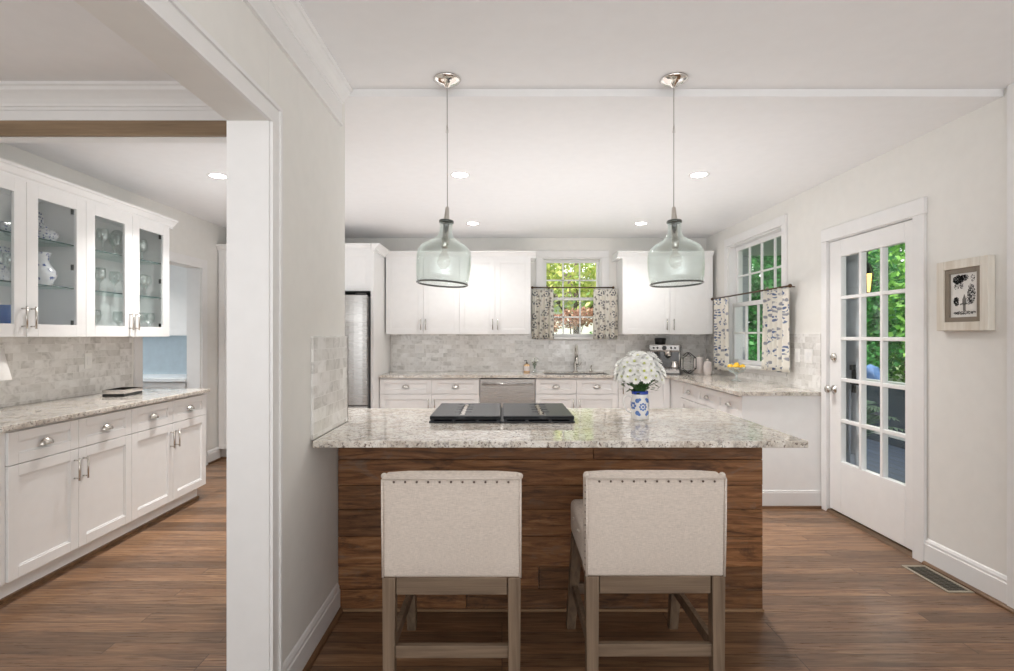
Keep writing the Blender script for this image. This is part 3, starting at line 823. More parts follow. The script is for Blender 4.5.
# ------------------------------------------------------------------ pendants
def pendant(label, loc, tilt, group):
    t = thing('pendant_lamp', label, 'pendant lamp', loc, 0, group)
    mk('canopy', MB().lathe([(0, 0), (.066, 0), (.067, -.004), (.06, -.012), (.04, -.022), (.018, -.03), (.01, -.04), (0, -.042)], n=32), 'chrome', t, smooth=True)
    mk('cord', MB().tube([(0, 0, -.03), (tilt * .02, 0, -.63)], .0022, 8), plain('clear_cord', (.45, .44, .42), .3, .5), t, smooth=True)
    T = Matrix.Translation((tilt * .02, 0, -.618)) @ Matrix.Rotation(tilt, 4, 'Y') @ Matrix.Rotation(R(-1.5), 4, 'X')
    mk('cord_grip', MB().lathe([(.003, 0), (.009, -.005), (.012, -.04), (.014, -.07)], n=16, mat=T), 'nickel', t, smooth=True)
    mk('cap', MB().lathe([(0, -.068), (.034, -.068), (.036, -.072), (.036, -.08), (.028, -.083), (0, -.083)], n=24, mat=T), plain('dark_cap', (.12, .13, .12), .25, .8), t, smooth=True)
    mk('socket', MB().lathe([(0, -.083), (.014, -.083), (.014, -.15), (.019, -.155), (.019, -.20), (.015, -.205), (0, -.205)], n=20, mat=T), 'nickel', t, smooth=True)
    mk('bulb', MB().lathe([(.012, -.205), (.015, -.225), (.03, -.25), (.033, -.268), (.026, -.29), (.012, -.302), (0, -.304)], n=20, mat=T), 'bulb', t, smooth=True)
    mk('filament', MB().tube([(0, 0, -.205), (.006, 0, -.26), (-.006, 0, -.26), (0, 0, -.21)], .001, 6), 'nickel', t)
    pr = [(.034, -.078), (.031, -.095), (.032, -.128), (.04, -.147), (.06, -.164), (.09, -.18), (.114, -.197), (.127, -.217), (.1315, -.242), (.1315, -.3), (.128, -.34), (.122, -.376)]
    sh = MB().lathe(pr, n=56, mat=T)
    g = mk('glass_shade', sh, 'pendglass', t, smooth=True)
    so = g.modifiers.new('s', 'SOLIDIFY'); so.thickness = .004; so.offset = -1
    rim = MB(); n = 64
    for (r, rr) in ((.1215, .0045),):
        rim.lathe([(r + rr * math.cos(a), -.376 + rr * math.sin(a)) for a in [2 * PI * i / 8 for i in range(9)]], n=56, mat=T)
    mk('rim', rim, plain('grey_rim', (.16, .17, .16), .2, .4), g, smooth=True)
    return t
pendant('green-tinted glass bottle pendant over the left stool', (-.266, 2.545, ZF), R(3.5), 'bottle pendants over the island')
pendant('green-tinted glass bottle pendant over the right stool', (.833, 2.545, ZF), R(-1.5), 'bottle pendants over the island')

# ------------------------------------------------------------------ recessed lights
def can(loc, label, k=1):
    t = thing('recessed_light', label, 'ceiling light', loc, 0, 'recessed ceiling lights')
    mk('trim_ring', MB().lathe([(.055, .0), (.075, -.004), (.078, -.001), (.078, 0)], n=32), 'trim', t, smooth=True)
    mk('lens', MB().lathe([(0, -.001), (.056, -.001), (.056, 0), (0, 0)], n=32), 'can', t)
    ld = bpy.data.lights.new('downlight', 'AREA'); ld.shape = 'DISK'; ld.size = .12; ld.energy = CAN_W * k; ld.color = (1, .97, .94); ld.spread = R(115)
    lo = bpy.data.objects.new('downlight', ld); COL.objects.link(lo); lo.parent = t; lo.location = (0, 0, -.012)
for (x, y, l) in ((-.315, 3.94, 'left of the two nearer recessed lights over the island'), (1.478, 3.94, 'right of the two nearer recessed lights over the kitchen'),
                  (-.312, 5.65, 'left of the two far recessed lights by the back wall'), (1.496, 5.65, 'right of the two far recessed lights by the back wall'),
                  (-2.147, 3.97, 'recessed light in the ceiling near the left glass cabinets')):
    can((x, y, ZC), l, .3 if y > 5 else 1.3)
can((-4.1, 4.9, 2.5), 'unseen recessed light added to brighten the side room', .8)  # unseen fixture, added only to lift the dark side room

# ------------------------------------------------------------------ windows
def sash(parent, name, along, a0, a1, z0, z1, depth0, th, cols, rows, st=.04, mu=.018, mat='trim'):
    """along 'x': window in XZ plane at y=depth0 ; along 'y': YZ plane at x=depth0"""
    m = MB()
    def bx(a, b, c, d, t0=0, t1=th):
        if along == 'x': m.box(a, b, depth0 + t0, depth0 + t1, c, d)
        else: m.box(depth0 + t0, depth0 + t1, a, b, c, d)
    bx(a0, a0 + st, z0, z1); bx(a1 - st, a1, z0, z1); bx(a0 + st, a1 - st, z0, z0 + st); bx(a0 + st, a1 - st, z1 - st, z1)
    A, B, C, D = a0 + st, a1 - st, z0 + st, z1 - st
    for i in range(1, cols): x = A + (B - A) * i / cols; bx(x - mu / 2, x + mu / 2, C, D, th * .15, th * .85)
    for i in range(1, rows): z = C + (D - C) * i / rows; bx(A, B, z - mu / 2, z + mu / 2, th * .15, th * .85)
    o = mk(name, m, mat, parent, bevel=.002, seg=1)
    m = MB()
    if along == 'x': m.box(A, B, depth0 + th * .45, depth0 + th * .55, C, D)
    else: m.box(depth0 + th * .45, depth0 + th * .55, A, B, C, D)
    mk('pane', m, 'pane', o)
    return o
# window 1 back
def wframe(name, label, boxes, mat='trim'):
    m = MB()
    for b in boxes: m.box(*b)
    o = mk(name, m, mat, bevel=.002, seg=1); o['kind'] = 'structure'; o['label'] = label
    return o
w1 = wframe('window_1', 'white double hung window above the sink', [(.42, .507, YB - .02, YB, 1.34, 2.32), (1.235, 1.322, YB - .02, YB, 1.34, 2.32), (.42, 1.322, YB - .022, YB, 2.3205, 2.41),
    (.5075, .522, YB + .0005, YB + .15, 1.3405, 2.304), (1.22, 1.2345, YB + .0005, YB + .15, 1.3405, 2.304), (.5075, 1.2345, YB + .0005, YB + .15, 2.305, 2.3195), (.40, 1.342, YB - .045, YB + .05, 1.315, 1.34), (.522, 1.22, YB + .05, YB + .15, 1.34, 1.35)])
sash(w1, 'upper_sash', 'x', .522, 1.22, 1.80, 2.305, YB + .085, .03, 3, 2, .035)
sash(w1, 'lower_sash', 'x', .522, 1.22, 1.345, 1.835, YB + .05, .03, 3, 2, .035)
w2 = wframe('window_2', 'white double hung window on the right wall', [(XR - .02, XR, 4.65, 4.72, 1.056, 2.35), (XR - .02, XR, 5.86, 5.93, 1.056, 2.35), (XR - .022, XR, 4.65, 5.93, 2.3505, 2.435),
    (XR + .0005, XR + .15, 4.7205, 4.735, 1.056, 2.334), (XR + .0005, XR + .15, 5.845, 5.8595, 1.056, 2.334), (XR + .0005, XR + .15, 4.7205, 5.8595, 2.335, 2.3495), (XR - .05, XR + .05, 4.63, 5.95, 1.03, 1.055), (XR + .05, XR + .15, 4.735, 5.845, 1.0505, 1.06), (XR - .018, XR, 4.65, 5.93, .985, 1.0295)])
sash(w2, 'upper_sash', 'y', 4.735, 5.845, 1.68, 2.335, XR + .075, .03, 4, 2, .042)
sash(w2, 'lower_sash', 'y', 4.735, 5.845, 1.06, 1.715, XR + .04, .03, 4, 2, .042)

# ------------------------------------------------------------------ door
d1 = wframe('door_1', 'white glass-paned door in the right wall', [(XR - .02, XR, 3.125, 3.213, 0, 2.087), (XR - .02, XR, 4.067, 4.13, 0, 2.087), (XR - .022, XR, 3.12, 4.13, 2.088, 2.185),
    (XR + .0005, XR + .15, 3.2005, 3.213, 0, 2.082), (XR + .0005, XR + .15, 4.067, 4.0795, 0, 2.082), (XR + .0005, XR + .15, 3.2005, 4.0795, 2.083, 2.0945), (XR + .06, XR + .075, 3.213, 3.225, 0, 2.09)])
DY0, DY1, DX = 3.216, 4.064, XR + .006
m = MB(); th = .042
def bx(a, b, c, d, t0=0, t1=th): m.box(DX + t0, DX + t1, a, b, c, d)
LY0, LY1, LZ0, LZ1 = 3.305, 3.93, .415, 1.95
bx(DY0, LY0, .03, 2.078); bx(LY1, DY1, .03, 2.078); bx(LY0, LY1, .03, LZ0); bx(LY0, LY1, LZ1, 2.078)
for i in (1, 2): y = LY0 + (LY1 - LY0) * i / 3; bx(y - .013, y + .013, LZ0, LZ1, .001, th - .001)
for i in range(1, 5): z = LZ0 + (LZ1 - LZ0) * i / 5; bx(LY0, LY1, z - .013, z + .013, .002, th - .002)
slab = mk('door_panel', m, 'doorp', d1, bevel=.003, seg=1)
mk('pane', MB().box(DX + .019, DX + .023, LY0, LY1, LZ0, LZ1), 'pane', slab)
m = MB()
Tk = Matrix.Translation((DX, 4.005, .95)) @ Matrix.Rotation(-PI / 2, 4, 'Y')
m.lathe([(0, 0), (.032, 0), (.032, .006), (.014, .01), (.012, .03), (.024, .038), (.029, .05), (.025, .062), (0, .068)], n=24, mat=Tk)
mk('door_knob', m, 'nickel', slab, smooth=True)
m = MB().lathe([(0, 0), (.03, 0), (.03, .008), (.022, .02), (0, .022)], n=24, mat=Matrix.Translation((DX, 4.005, 1.195)) @ Matrix.Rotation(-PI / 2, 4, 'Y'))
mk('deadbolt', m, 'nickel', slab, smooth=True)
for z in (.26, 1.09, 1.86):
    mk('hinge', MB().tube([(XR - .003, 3.214, z - .05), (XR - .003, 3.214, z + .05)], .006, 8), 'nickel', d1, smooth=True)
mk('threshold', MB().prism([(XR - .02, 0), (XR - .005, .02), (XR + .15, .027), (XR + .15, 0)], 3.2, 4.08, 'y'), m_wood('threshold_wood', (.07, .04, .02), (.15, .09, .05), 'y'), d1)
# storm door outside
sd = thing('storm_door', 'pale grey storm door frame with black lever behind the glass door', 'storm door', (XR + .12, 3.64, 0))
m = MB()
m.box(0, .03, -.42, -.36, .03, 2.07); m.box(0, .03, .25, .42, .03, 2.07); m.box(0, .03, -.36, .25, .03, .16); m.box(0, .03, -.36, .25, 2.0, 2.07)
mk('frame', m, plain('storm_door_grey', (.5, .53, .57), .5), sd, bevel=.003)
mk('pane', MB().box(.013, .017, -.36, .25, .16, 2.0), 'pane', sd)
mk('lever', MB().box(-.012, 0, .285, .325, .93, 1.12).tube([(-.03, .305, 1.0), (-.03, .22, 1.0)], .009, 8).tube([(0, .305, 1.0), (-.03, .305, 1.0)], .009, 8).box(-.03, 0, .29, .32, 1.1, 1.14), 'blackp', sd, bevel=.002)
mk('closer', MB().tube([(-.02, .33, .40), (-.02, .33, .95)], .008, 8).box(-.035, 0, .30, .35, .38, .47), 'bluegrey', sd)

# ------------------------------------------------------------------ curtains
def curtain(name, label, along, a0, a1, z0, z1, pos, folds, mat, amp=.018, flare=0, seed=1):
    rn = random.Random(seed); ph = rn.uniform(0, 6)
    m = MB(); nx, nz = 72, 14; rows = []
    for j in range(nz + 1):
        k = j / nz; z = z1 - (z1 - z0) * k; row = []
        for i in range(nx + 1):
            u = i / nx
            a = a0 + (a1 - a0) * u + flare * (u - .5) * k * 2
            off = amp * (math.sin(u * folds * 2 * PI + ph) + .35 * math.sin(u * folds * 4.3 * PI + ph * 2 + k * 1.5)) * (.75 + .35 * k)
            z_ = z + (.004 * math.sin(u * 20) if j == nz else 0)
            row.append(m.bm.verts.new((a, pos + off, z_) if along == 'x' else (pos + off, a, z_)))
        rows.append(row)
    for j in range(nz):
        for i in range(nx): m.bm.faces.new((rows[j][i], rows[j][i + 1], rows[j + 1][i + 1], rows[j + 1][i]))
    m.keep = True
    o = mk(name, m, mat, smooth=True)
    s = o.modifiers.new('s', 'SOLIDIFY'); s.thickness = .002
    return o
yc = 6.405
sc = yc / 525
PC = lambda px: (px - 502) * sc
cz = lambda py: 1.36 + (335.5 - py) * sc
tag(curtain('cafe_curtain', None, 'x', PC(532.5), PC(553.5), cz(339), cz(289), yc, 4, 'curt_x', .02, .008, 3), 'floral cafe curtain at the left of the sink window', 'curtain', 'cafe curtains')
tag(curtain('cafe_curtain', None, 'x', PC(593.5), PC(617), cz(339), cz(289), yc, 4, 'curt_x', .02, .008, 5), 'floral cafe curtain at the right of the sink window', 'curtain', 'cafe curtains')
def rod(label, p0, p1, wall_dir):
    t = thing('curtain_rod', label, 'curtain rod', p0)
    d = Vector(p1) - Vector(p0)
    mk('rod', MB().tube([(0, 0, 0), d], .008, 10), 'bronze', t, smooth=True)
    u = d.normalized()
    m = MB()
    for c, s in ((Vector((0, 0, 0)), -1), (d, 1)): m.ball(c + u * s * .014, .017, 12)
    mk('finial', m, 'bronze', t, smooth=True)
    m = MB(); wd = Vector(wall_dir)
    for k in (.04, .96): m.tube([d * k, d * k + wd], .005, 8)
    mk('bracket', m, 'bronze', t, smooth=True)
rod('dark curtain rod across the sink window', (PC(533.5), yc, 1.945), (PC(612), yc, 1.945), (0, YB - .025 - yc, 0))
xc = 2.445
tag(curtain('cafe_curtain', None, 'y', 4.49, 4.90, 1.04, 1.775, xc, 4.5, 'curt_y', .022, .0, 7), 'blue floral cafe curtain at the near side of right window', 'curtain', 'cafe curtains')
tag(curtain('cafe_curtain', None, 'y', 5.68, 6.05, .975, 1.775, xc, 3.5, 'curt_y', .016, 0, 9), 'blue floral cafe curtain at the far side of right window', 'curtain', 'cafe curtains')
rod('dark curtain rod across the right window', (xc, 4.47, 1.782), (xc, 6.09, 1.782), (XR - .002 - xc, 0, 0))

# ------------------------------------------------------------------ switch plates
def plate(label, loc, rz, w, cat='switch plate', rock=1):
    t = thing('switch_plate', label, cat, loc, rz)
    mk('cover', MB().box(-w / 2, w / 2, -.006, 0, -.058, .058), 'plate', t, bevel=.003)
    m = MB()
    for i in range(rock):
        cx = (i - (rock - 1) / 2) * .046
        m.box(cx - .016, cx + .016, -.009, -.006, -.033, .033)
    mk('rocker', m, 'trim', t, bevel=.001)
xt = XR - .0102
plate('double white switch plate on tile next to the glass door', (xt, 4.31, 1.19), -PI / 2, .115, rock=2)
plate('single white outlet plate on tile beside the right curtain', (xt, 4.47, 1.19), -PI / 2, .07)
plate('white outlet plate on the left wall backsplash', (XL + .0102, 3.93, 1.17), PI / 2, .07)
plate('white outlet plate on back tiles near the fridge panel', (-1.02, YB - .0102, 1.2), 0, .115, rock=2)
plate('white outlet plate on back tiles left of the soap', (.13, YB - .0102, 1.2), 0, .07)
plate('white outlet plate on back tiles right of the sink', (1.46, YB - .0102, 1.2), 0, .115, rock=2)

# ------------------------------------------------------------------ framed picture
t = thing('framed_picture', 'black and white toile print in a cream distressed frame', 'picture', (XR, 2.85, 1.58), -PI / 2)
wA, hA = .205, .192
hA = .196
def ring(m, w0, h0, w1, h1, y0, y1):
    m.box(-w0, -w1, y0, y1, -h0, h0); m.box(w1, w0, y0, y1, -h0, h0); m.box(-w1, w1, y0, y1, h1, h0); m.box(-w1, w1, y0, y1, -h0, -h1)
m = MB(); ring(m, .16, .194, .112, .146, -.04, -.001); mk('frame', m, 'frameW', t, bevel=.003)
m = MB(); ring(m, .112, .146, .086, .12, -.032, -.004); mk('liner', m, 'linerW', t, bevel=.002)
art = mk('print', MB().box(-.086, .086, -.02, -.003, -.12, .12), 'paper', t)
rn = random.Random(11); m = MB()
def blob(cx, cz_, rx, rz_, n, s):
    for _ in range(n):
        a = rn.uniform(0, 2 * PI); r = math.sqrt(rn.random()); x = cx + rx * r * math.cos(a); z = cz_ + rz_ * r * math.sin(a)
        q = rn.uniform(.6, 1.2) * s; an = rn.uniform(0, 3)
        m.quad(*[(.86 * (x + q * math.cos(an + k * PI / 2)), -.0206, 1.1 * (z + q * .7 * math.sin(an + k * PI / 2))) for k in range(4)])
blob(-.045, .078, .04, .022, 300, .0042); blob(-.005, .085, .035, .016, 130, .004); blob(.06, .08, .014, .018, 30, .0035); blob(-.05, .045, .03, .015, 45, .003); blob(-.02, .05, .012, .02, 40, .003)
blob(-.058, -.03, .019, .022, 150, .004); blob(.05, .005, .028, .05, 230, .0036); blob(.035, -.02, .018, .02, 50, .003)
blob(0, -.087, .08, .009, 160, .0035); blob(.0, -.045, .05, .006, 50, .0025)
mk('ink_drawing', m, 'ink', art)
m = MB(); m.box(-.008, .008, -.0205, -.02, -.085, -.045); m.box(-.02, .02, -.0205, -.02, -.05, -.044); m.box(-.012, .012, -.0205, -.02, -.044, -.02); m.prism([(-.01, -.02), (.01, -.02), (0, .005)], -.0205, -.02, 'y')
mk('ink_fountain', m, 'inkg', art)

# ------------------------------------------------------------------ floor vent
t = thing('floor_vent', 'metal floor register beside the right baseboard', 'vent', (2.425, 2.935, 0))
m = MB(); ring2 = [(-.07, .07, -.165, -.145), (-.07, .07, .145, .165), (-.07, -.052, -.145, .145), (.052, .07, -.145, .145)]
for a, b, c, d in ring2: m.box(a, b, c, d, 0, .005)
mk('frame', m, 'vent', t, bevel=.001)
m = MB()
for i in range(17): y = -.14 + i * .0172; m.box(-.052, .052, y, y + .006, .001, .004)
for x in (-.02, .015): m.box(x, x + .004, -.145, .145, .001, .0045)
mk('grille', m, plain('vent_grille', (.13, .115, .09), .5, .5), t); mk('duct', MB().box(-.052, .052, -.145, .145, .0002, .001), 'ventd', t)

# ------------------------------------------------------------------ faucet, soap, small vase
t = thing('faucet', 'tall steel pull-down faucet behind the sink', 'faucet', (.90, 6.43, .914))
pts = [(0, 0, 0), (0, 0, .24)] + [(0, -.075 + .075 * math.cos(a), .24 + .09 * math.sin(a)) for a in [PI * i / 8 for i in range(1, 9)]] + [(0, -.15, .17)]
mk('spout', MB().tube(pts, .013, 12), 'nickel', t, smooth=True)
mk('base', MB().lathe([(0, 0), (.028, 0), (.028, .01), (.02, .02), (.019, .12), (.014, .13)], n=20), 'nickel', t, smooth=True)
mk('spray_head', MB().tube([(0, -.15, .19), (0, -.15, .11), (0, -.15, .095)], [.015, .019, .017], 12), 'nickel', t, smooth=True)
mk('lever', MB().tube([(.02, 0, .07), (.05, 0, .08), (.075, 0, .12)], .007, 10), 'nickel', t, smooth=True)
t = thing('soap_dispenser', 'small steel deck soap dispenser right of the faucet', 'soap dispenser', (1.09, 6.43, .914))
mk('base', MB().lathe([(0, 0), (.02, 0), (.02, .012), (.01, .02), (.009, .07), (0, .072)], n=16), 'nickel', t, smooth=True)
mk('spout', MB().tube([(0, 0, .065), (0, -.02, .082), (0, -.06, .078)], .006, 8), 'nickel', t, smooth=True)
t = thing('soap_bottle', 'amber soap bottle with black pump on back counter', 'bottle', (.30, 6.36, .914))
mk('bottle', MB().lathe([(0, 0), (.036, 0), (.038, .005), (.038, .085), (.03, .098), (.012, .104), (0, .104)], n=24), 'amber', t, smooth=True)
mk('pump', MB().lathe([(0, .104), (.013, .104), (.013, .118), (.004, .12), (.004, .145), (0, .145)], n=14).tube([(0, 0, .143), (-.03, -.01, .14)], .005, 8), 'blackp', t, smooth=True)
mk('label', MB().lathe([(.0386, .02), (.0386, .075)], n=24), 'pinkish', t)
v_ = thing('bud_vase', 'small clear vase on back counter beside the soap bottle', 'vase', (.395, 6.38, .914))
mk('glass', MB().lathe([(0, .001), (.022, .001), (.026, .03), (.016, .06), (.012, .075), (.016, .085)], n=20), 'crystal', v_, smooth=True)

def flower_mesh(r, n, seed, cup=.35):
    rn = random.Random(seed); m = MB()
    for layer, (rr, cu, nn) in enumerate(((r, cup, n), (r * .8, cup + .45, n - 3), (r * .55, cup + .9, n - 6))):
        for i in range(nn):
            a = 2 * PI * (i + rn.uniform(-.2, .2)) / nn; w = rr * .3
            d = Vector((math.cos(a), math.sin(a), 0)); s = Vector((-d.y, d.x, 0))
            e = math.tan(cu) if cu < 1.3 else 3
            h1, h2 = rr * .5 * math.sin(cu), rr * math.sin(cu) * .8
            c1 = math.cos(cu)
            p = [d * (.12 * rr), d * (.55 * rr * c1) + s * w + Vector((0, 0, h1)), d * (rr * c1 + .05 * rr) + Vector((0, 0, h2)), d * (.55 * rr * c1) - s * w + Vector((0, 0, h1))]
            m.quad(*p)
    m.ball((0, 0, -.22 * r), r * .6, 10, (1, 1, .5))
    return m
def bouquet(name, label, loc, n, R0, H, fr, nleaf, seed, sq=.8, cat='bouquet', umin=-.35, gap=1.15):
    t = thing(name, label, cat, loc); rn = random.Random(seed)
    heads = []; tries = 0
    while len(heads) < n and tries < 6000:
        tries += 1
        u = rn.uniform(umin, 1); a = rn.uniform(0, 2 * PI); s = math.sqrt(max(0, 1 - u * u))
        q_ = rn.uniform(.86, 1.1); p = Vector((R0 * q_ * s * math.cos(a), R0 * q_ * s * math.sin(a), H + R0 * sq * q_ * u))
        if all((p - q).length > fr * gap for q in heads): heads.append(p)
    st = MB()
    for p in heads: st.tube([(p.x * .08, p.y * .08, -.02), (p.x * .3, p.y * .3, H * .35), p * .97], .0018, 5)
    mk('stems', st, 'stem', t)
    fm = None
    for i, p in enumerate(heads):
        d = (p - Vector((0, 0, H * .55))).normalized()
        q = d.to_track_quat('Z', 'Y').to_euler()
        if fm is None:
            o = mk('flower_head', flower_mesh(fr, 15, 3), 'petal', t); fm = o
            c = mk('flower_centre', MB().ball((0, 0, fr * .2), fr * .22, 8, (1, 1, .6)), 'yolk', o, smooth=True); cm = c
        else:
            o = fm.copy(); COL.objects.link(o); o.parent = t
            c = cm.copy(); COL.objects.link(c); c.parent = o
        o.location = p; o.rotation_euler = q; k = rn.uniform(.85, 1.2); o.scale = (k, k, k)
    lm = MB()
    for i in range(nleaf):
        a = rn.uniform(0, 2 * PI); rr = rn.uniform(.2, .85) * R0; z = H * rn.uniform(.15, .9)
        c = Vector((rr * math.cos(a), rr * math.sin(a), z)); d = Vector((math.cos(a) * .8, math.sin(a) * .8, rn.uniform(-.5, .8))).normalized() * fr * 1.1; s = d.cross(Vector((0, 0, 1))).normalized() * fr * .4
        lm.quad(c, c + d * .5 + s, c + d, c + d * .5 - s)
    mk('leaves', lm, 'leafd', t)
    return t
bouquet('flower_sprig', 'tiny white flowers in the bud vase on back counter', (.395, 6.38, .975), 7, .045, .085, .018, 14, 8, cat='flowers')

# pitcher + bouquet on island
px_, py_ = .735, 2.80
t = thing('pitcher', 'blue and white ceramic pitcher holding white flowers on island', 'pitcher', (px_, py_, .9145))
mk('body', MB().lathe([(0, 0), (.043, 0), (.047, .006), (.047, .05), (.0455, .1), (.042, .13), (.043, .148), (.04, .148), (.038, .13), (.041, .05), (0, .012)], n=36), 'white', t, smooth=True)
mk('rim_band', MB().lathe([(.0425, .134), (.0445, .149), (.0405, .151)], n=36), 'cobalt', t, smooth=True)
mk('handle', MB().tube([(-.041, 0, .12), (-.07, 0, .128), (-.086, 0, .11), (-.084, 0, .075), (-.07, 0, .045), (-.044, 0, .035)], [.006, .0055, .0055, .0055, .005, .006], 10), 'white', t, smooth=True)
m = MB()
def decal(m, ang, z, r_, R_=.0478):
    pts = []
    for k in range(10):
        a = 2 * PI * k / 10; u = r_ * math.cos(a); w_ = r_ * math.sin(a); an = ang + u / R_
        pts.append((R_ * math.sin(an), -R_ * math.cos(an), z + w_))
    m.bm.faces.new([m.bm.verts.new(p) for p in pts])
for (ang, z, r_) in ((.1, .07, .006),):
    decal(m, ang, z, r_)
for k in range(8):
    a = 2 * PI * k / 8; decal(m, .1 + .016 * math.cos(a) / .0478, .07 + .016 * math.sin(a), .0058)
for dx, dz, rr in ((-.03, .032, .012), (.03, .032, .012), (-.03, -.032, .012), (.03, -.032, .012), (-.018, .038, .008), (.02, .04, .008), (.02, -.04, .008), (-.02, -.04, .008)):
    decal(m, .1 + dx / .0478, .07 + dz, rr)
for a0 in (1.4, 2.4, 3.4, 4.4, 5.2):
    for k in range(6):
        a = 2 * PI * k / 6; decal(m, a0 + .014 * math.cos(a) / .0478, .075 + .014 * math.sin(a), .007)
mk('blue_pattern', m, plain('pattern_blue', (.1, .2, .5), .2), t)
bouquet('flower_bouquet', 'round bunch of white chrysanthemums in the island pitcher', (px_, py_, 1.045), 80, .112, .115, .032, 60, 5, .9, umin=-.3, gap=.85)

# espresso machine
t = thing('espresso_machine', 'steel espresso machine with black hopper in back right corner', 'espresso machine', (1.93, 6.2, .9145), R(-8))
t.scale = (1.08, 1.0, 1.08)
t.rotation_euler = (0, 0, R(-22))
mk('body', MB().box(-.16, .16, -.02, .16, .06, .31).box(-.16, .16, -.14, .16, .24, .315).box(-.15, .15, -.13, .16, .012, .06), 'steel', t, bevel=.012)
mk('drip_tray', MB().box(-.155, .155, -.17, -.02, 0, .05), 'steel', t, bevel=.006)
m = MB()
for i in range(9): m.box(-.14 + i * .032, -.128 + i * .032, -.16, -.03, .05, .053)
m.box(-.17, .17, -.175, .165, -.0003, .012)
mk('drip_grate', m, 'blackp', t)
mk('back_panel', MB().box(-.14, .14, -.024, -.019, .07, .235), plain('dark_steel', (.12, .12, .12), .2, .8), t)
mk('hopper', MB().lathe([(0, .315), (.055, .315), (.062, .37), (.065, .375), (.055, .385), (0, .387)], n=24, mat=Matrix.Translation((-.06, .06, 0))), 'blackp', t, smooth=True)
mk('control_panel', MB().box(-.15, .15, -.146, -.139, .252, .305), 'steel', t, bevel=.002)
m = MB()
for x in (-.11, -.07, .07, .11): m.lathe([(0, 0), (.011, 0), (.011, .006), (0, .007)], n=14, mat=Matrix.Translation((x, -.146, .28)) @ Matrix.Rotation(PI / 2, 4, 'X'))
m.lathe([(0, 0), (.024, 0), (.024, .008), (0, .009)], n=20, mat=Matrix.Translation((0, -.146, .28)) @ Matrix.Rotation(PI / 2, 4, 'X'))
mk('button', m, 'blackp', t, smooth=False)
mk('group_head', MB().lathe([(0, .19), (.033, .19), (.036, .2), (.036, .24)], n=20, mat=Matrix.Translation((.03, -.08, 0))), 'chrome', t, smooth=True)
mk('portafilter', MB().tube([(.03, -.11, .205), (.03, -.23, .195)], [.011, .014], 10).lathe([(0, .165), (.012, .165), (.03, .19), (0, .19)], n=16, mat=Matrix.Translation((.03, -.08, 0))), 'blackp', t, smooth=True)
mk('grinder_outlet', MB().box(-.11, -.06, -.12, -.03, .17, .235), 'blackp', t, bevel=.006)
mk('steam_wand', MB().tube([(.14, -.1, .25), (.155, -.13, .2), (.15, -.14, .09)], .005, 8), 'chrome', t, smooth=True)
mk('milk_jug', MB().lathe([(0, .053), (.035, .053), (.037, .08), (.028, .12), (.03, .135)], n=20, mat=Matrix.Translation((.10, -.09, 0))), 'chrome', t, smooth=True)
t = thing('hex_side_panel', 'hexagonal frame standing for the side panel of the espresso machine', 'rack', (2.13, 5.96, .9145), R(0))  # stands for the espresso machine's side panel, built as a separate frame
pts = [(.085 * math.cos(a), .085 * math.sin(a)) for a in [PI / 6 + PI / 3 * i for i in range(6)]]
m = MB().tube([(x, 0, .13 + z * 1.4) for x, z in pts] + [(pts[0][0], 0, .13 + pts[0][1] * 1.4)], .005, 8)
m.tube([(x, .09, .13 + z * 1.4) for x, z in pts] + [(pts[0][0], .09, .13 + pts[0][1] * 1.4)], .005, 8)
for x, z in pts: m.tube([(x, 0, .13 + z * 1.4), (x, .09, .13 + z * 1.4)], .004, 8)
t.name = 'espresso_side_frame'
mk('frame', m, 'dark', t, smooth=True)
mk('mesh_panel', MB().box(-.07, .07, .085, .088, .05, .21), 'steel', t)

# canisters
def canister(label, loc, r, h, mat):
    t = thing('canister', label, 'canister', loc, 0, 'canisters in the back right corner')
    mk('jar', MB().lathe([(0, 0), (r * .78, 0), (r * .85, .006), (r, h * .35), (r, h * .7), (r * .82, h * .92), (r * .84, h), (0, h)], n=28), mat, t, smooth=True)
    mk('lid', MB().lathe([(r * .88, h), (r * .9, h + .008), (r * .5, h + .02), (.008, h + .024), (.007, h + .03), (.014, h + .04), (.009, h + .05), (0, h + .051)], n=28), mat, t, smooth=True)
canister('larger pale ceramic canister with knob lid by the right wall', (2.33, 6.22, .9145), .065, .165, 'pinkish')
canister('smaller pale ceramic canister with knob lid by the right wall', (2.345, 5.99, .9145), .048, .13, 'pinkish')

# pedestal bowl with lemons
bx_, by_ = 2.29, 5.13
t = thing('pedestal_bowl', 'clear glass pedestal bowl of yellow lemons on right counter', 'bowl', (bx_, by_, .9145))
mk('bowl', MB().lathe([(0, .004), (.05, .004), (.048, .008), (.014, .02), (.011, .055), (.016, .07), (.05, .085), (.078, .11), (.092, .14), (.088, .14), (.074, .112), (.045, .09), (0, .08)], n=32), 'bowlglass', t, smooth=True)
rn = random.Random(3)
L0 = None
for i in range(7):
    a = 2 * PI * i / 6; rr = .062 if i < 6 else 0; z = .139 if i < 6 else .158
    loc = (bx_ + rr * math.cos(a), by_ + rr * math.sin(a), .9145 + z)
    if L0 is None:
        L0 = tag(mk('lemon', MB().ball((0, 0, 0), .025, 14, (1.2, 1, 1)), 'lemon', smooth=True, loc=loc), 'yellow lemon piled in the glass pedestal bowl', 'lemon', 'lemons in the pedestal bowl')
        o = L0
    else:
        o = L0.copy(); COL.objects.link(o); o.location = loc
    o.rotation_euler = (rn.uniform(0, 1), rn.uniform(0, 1), a + PI / 2)

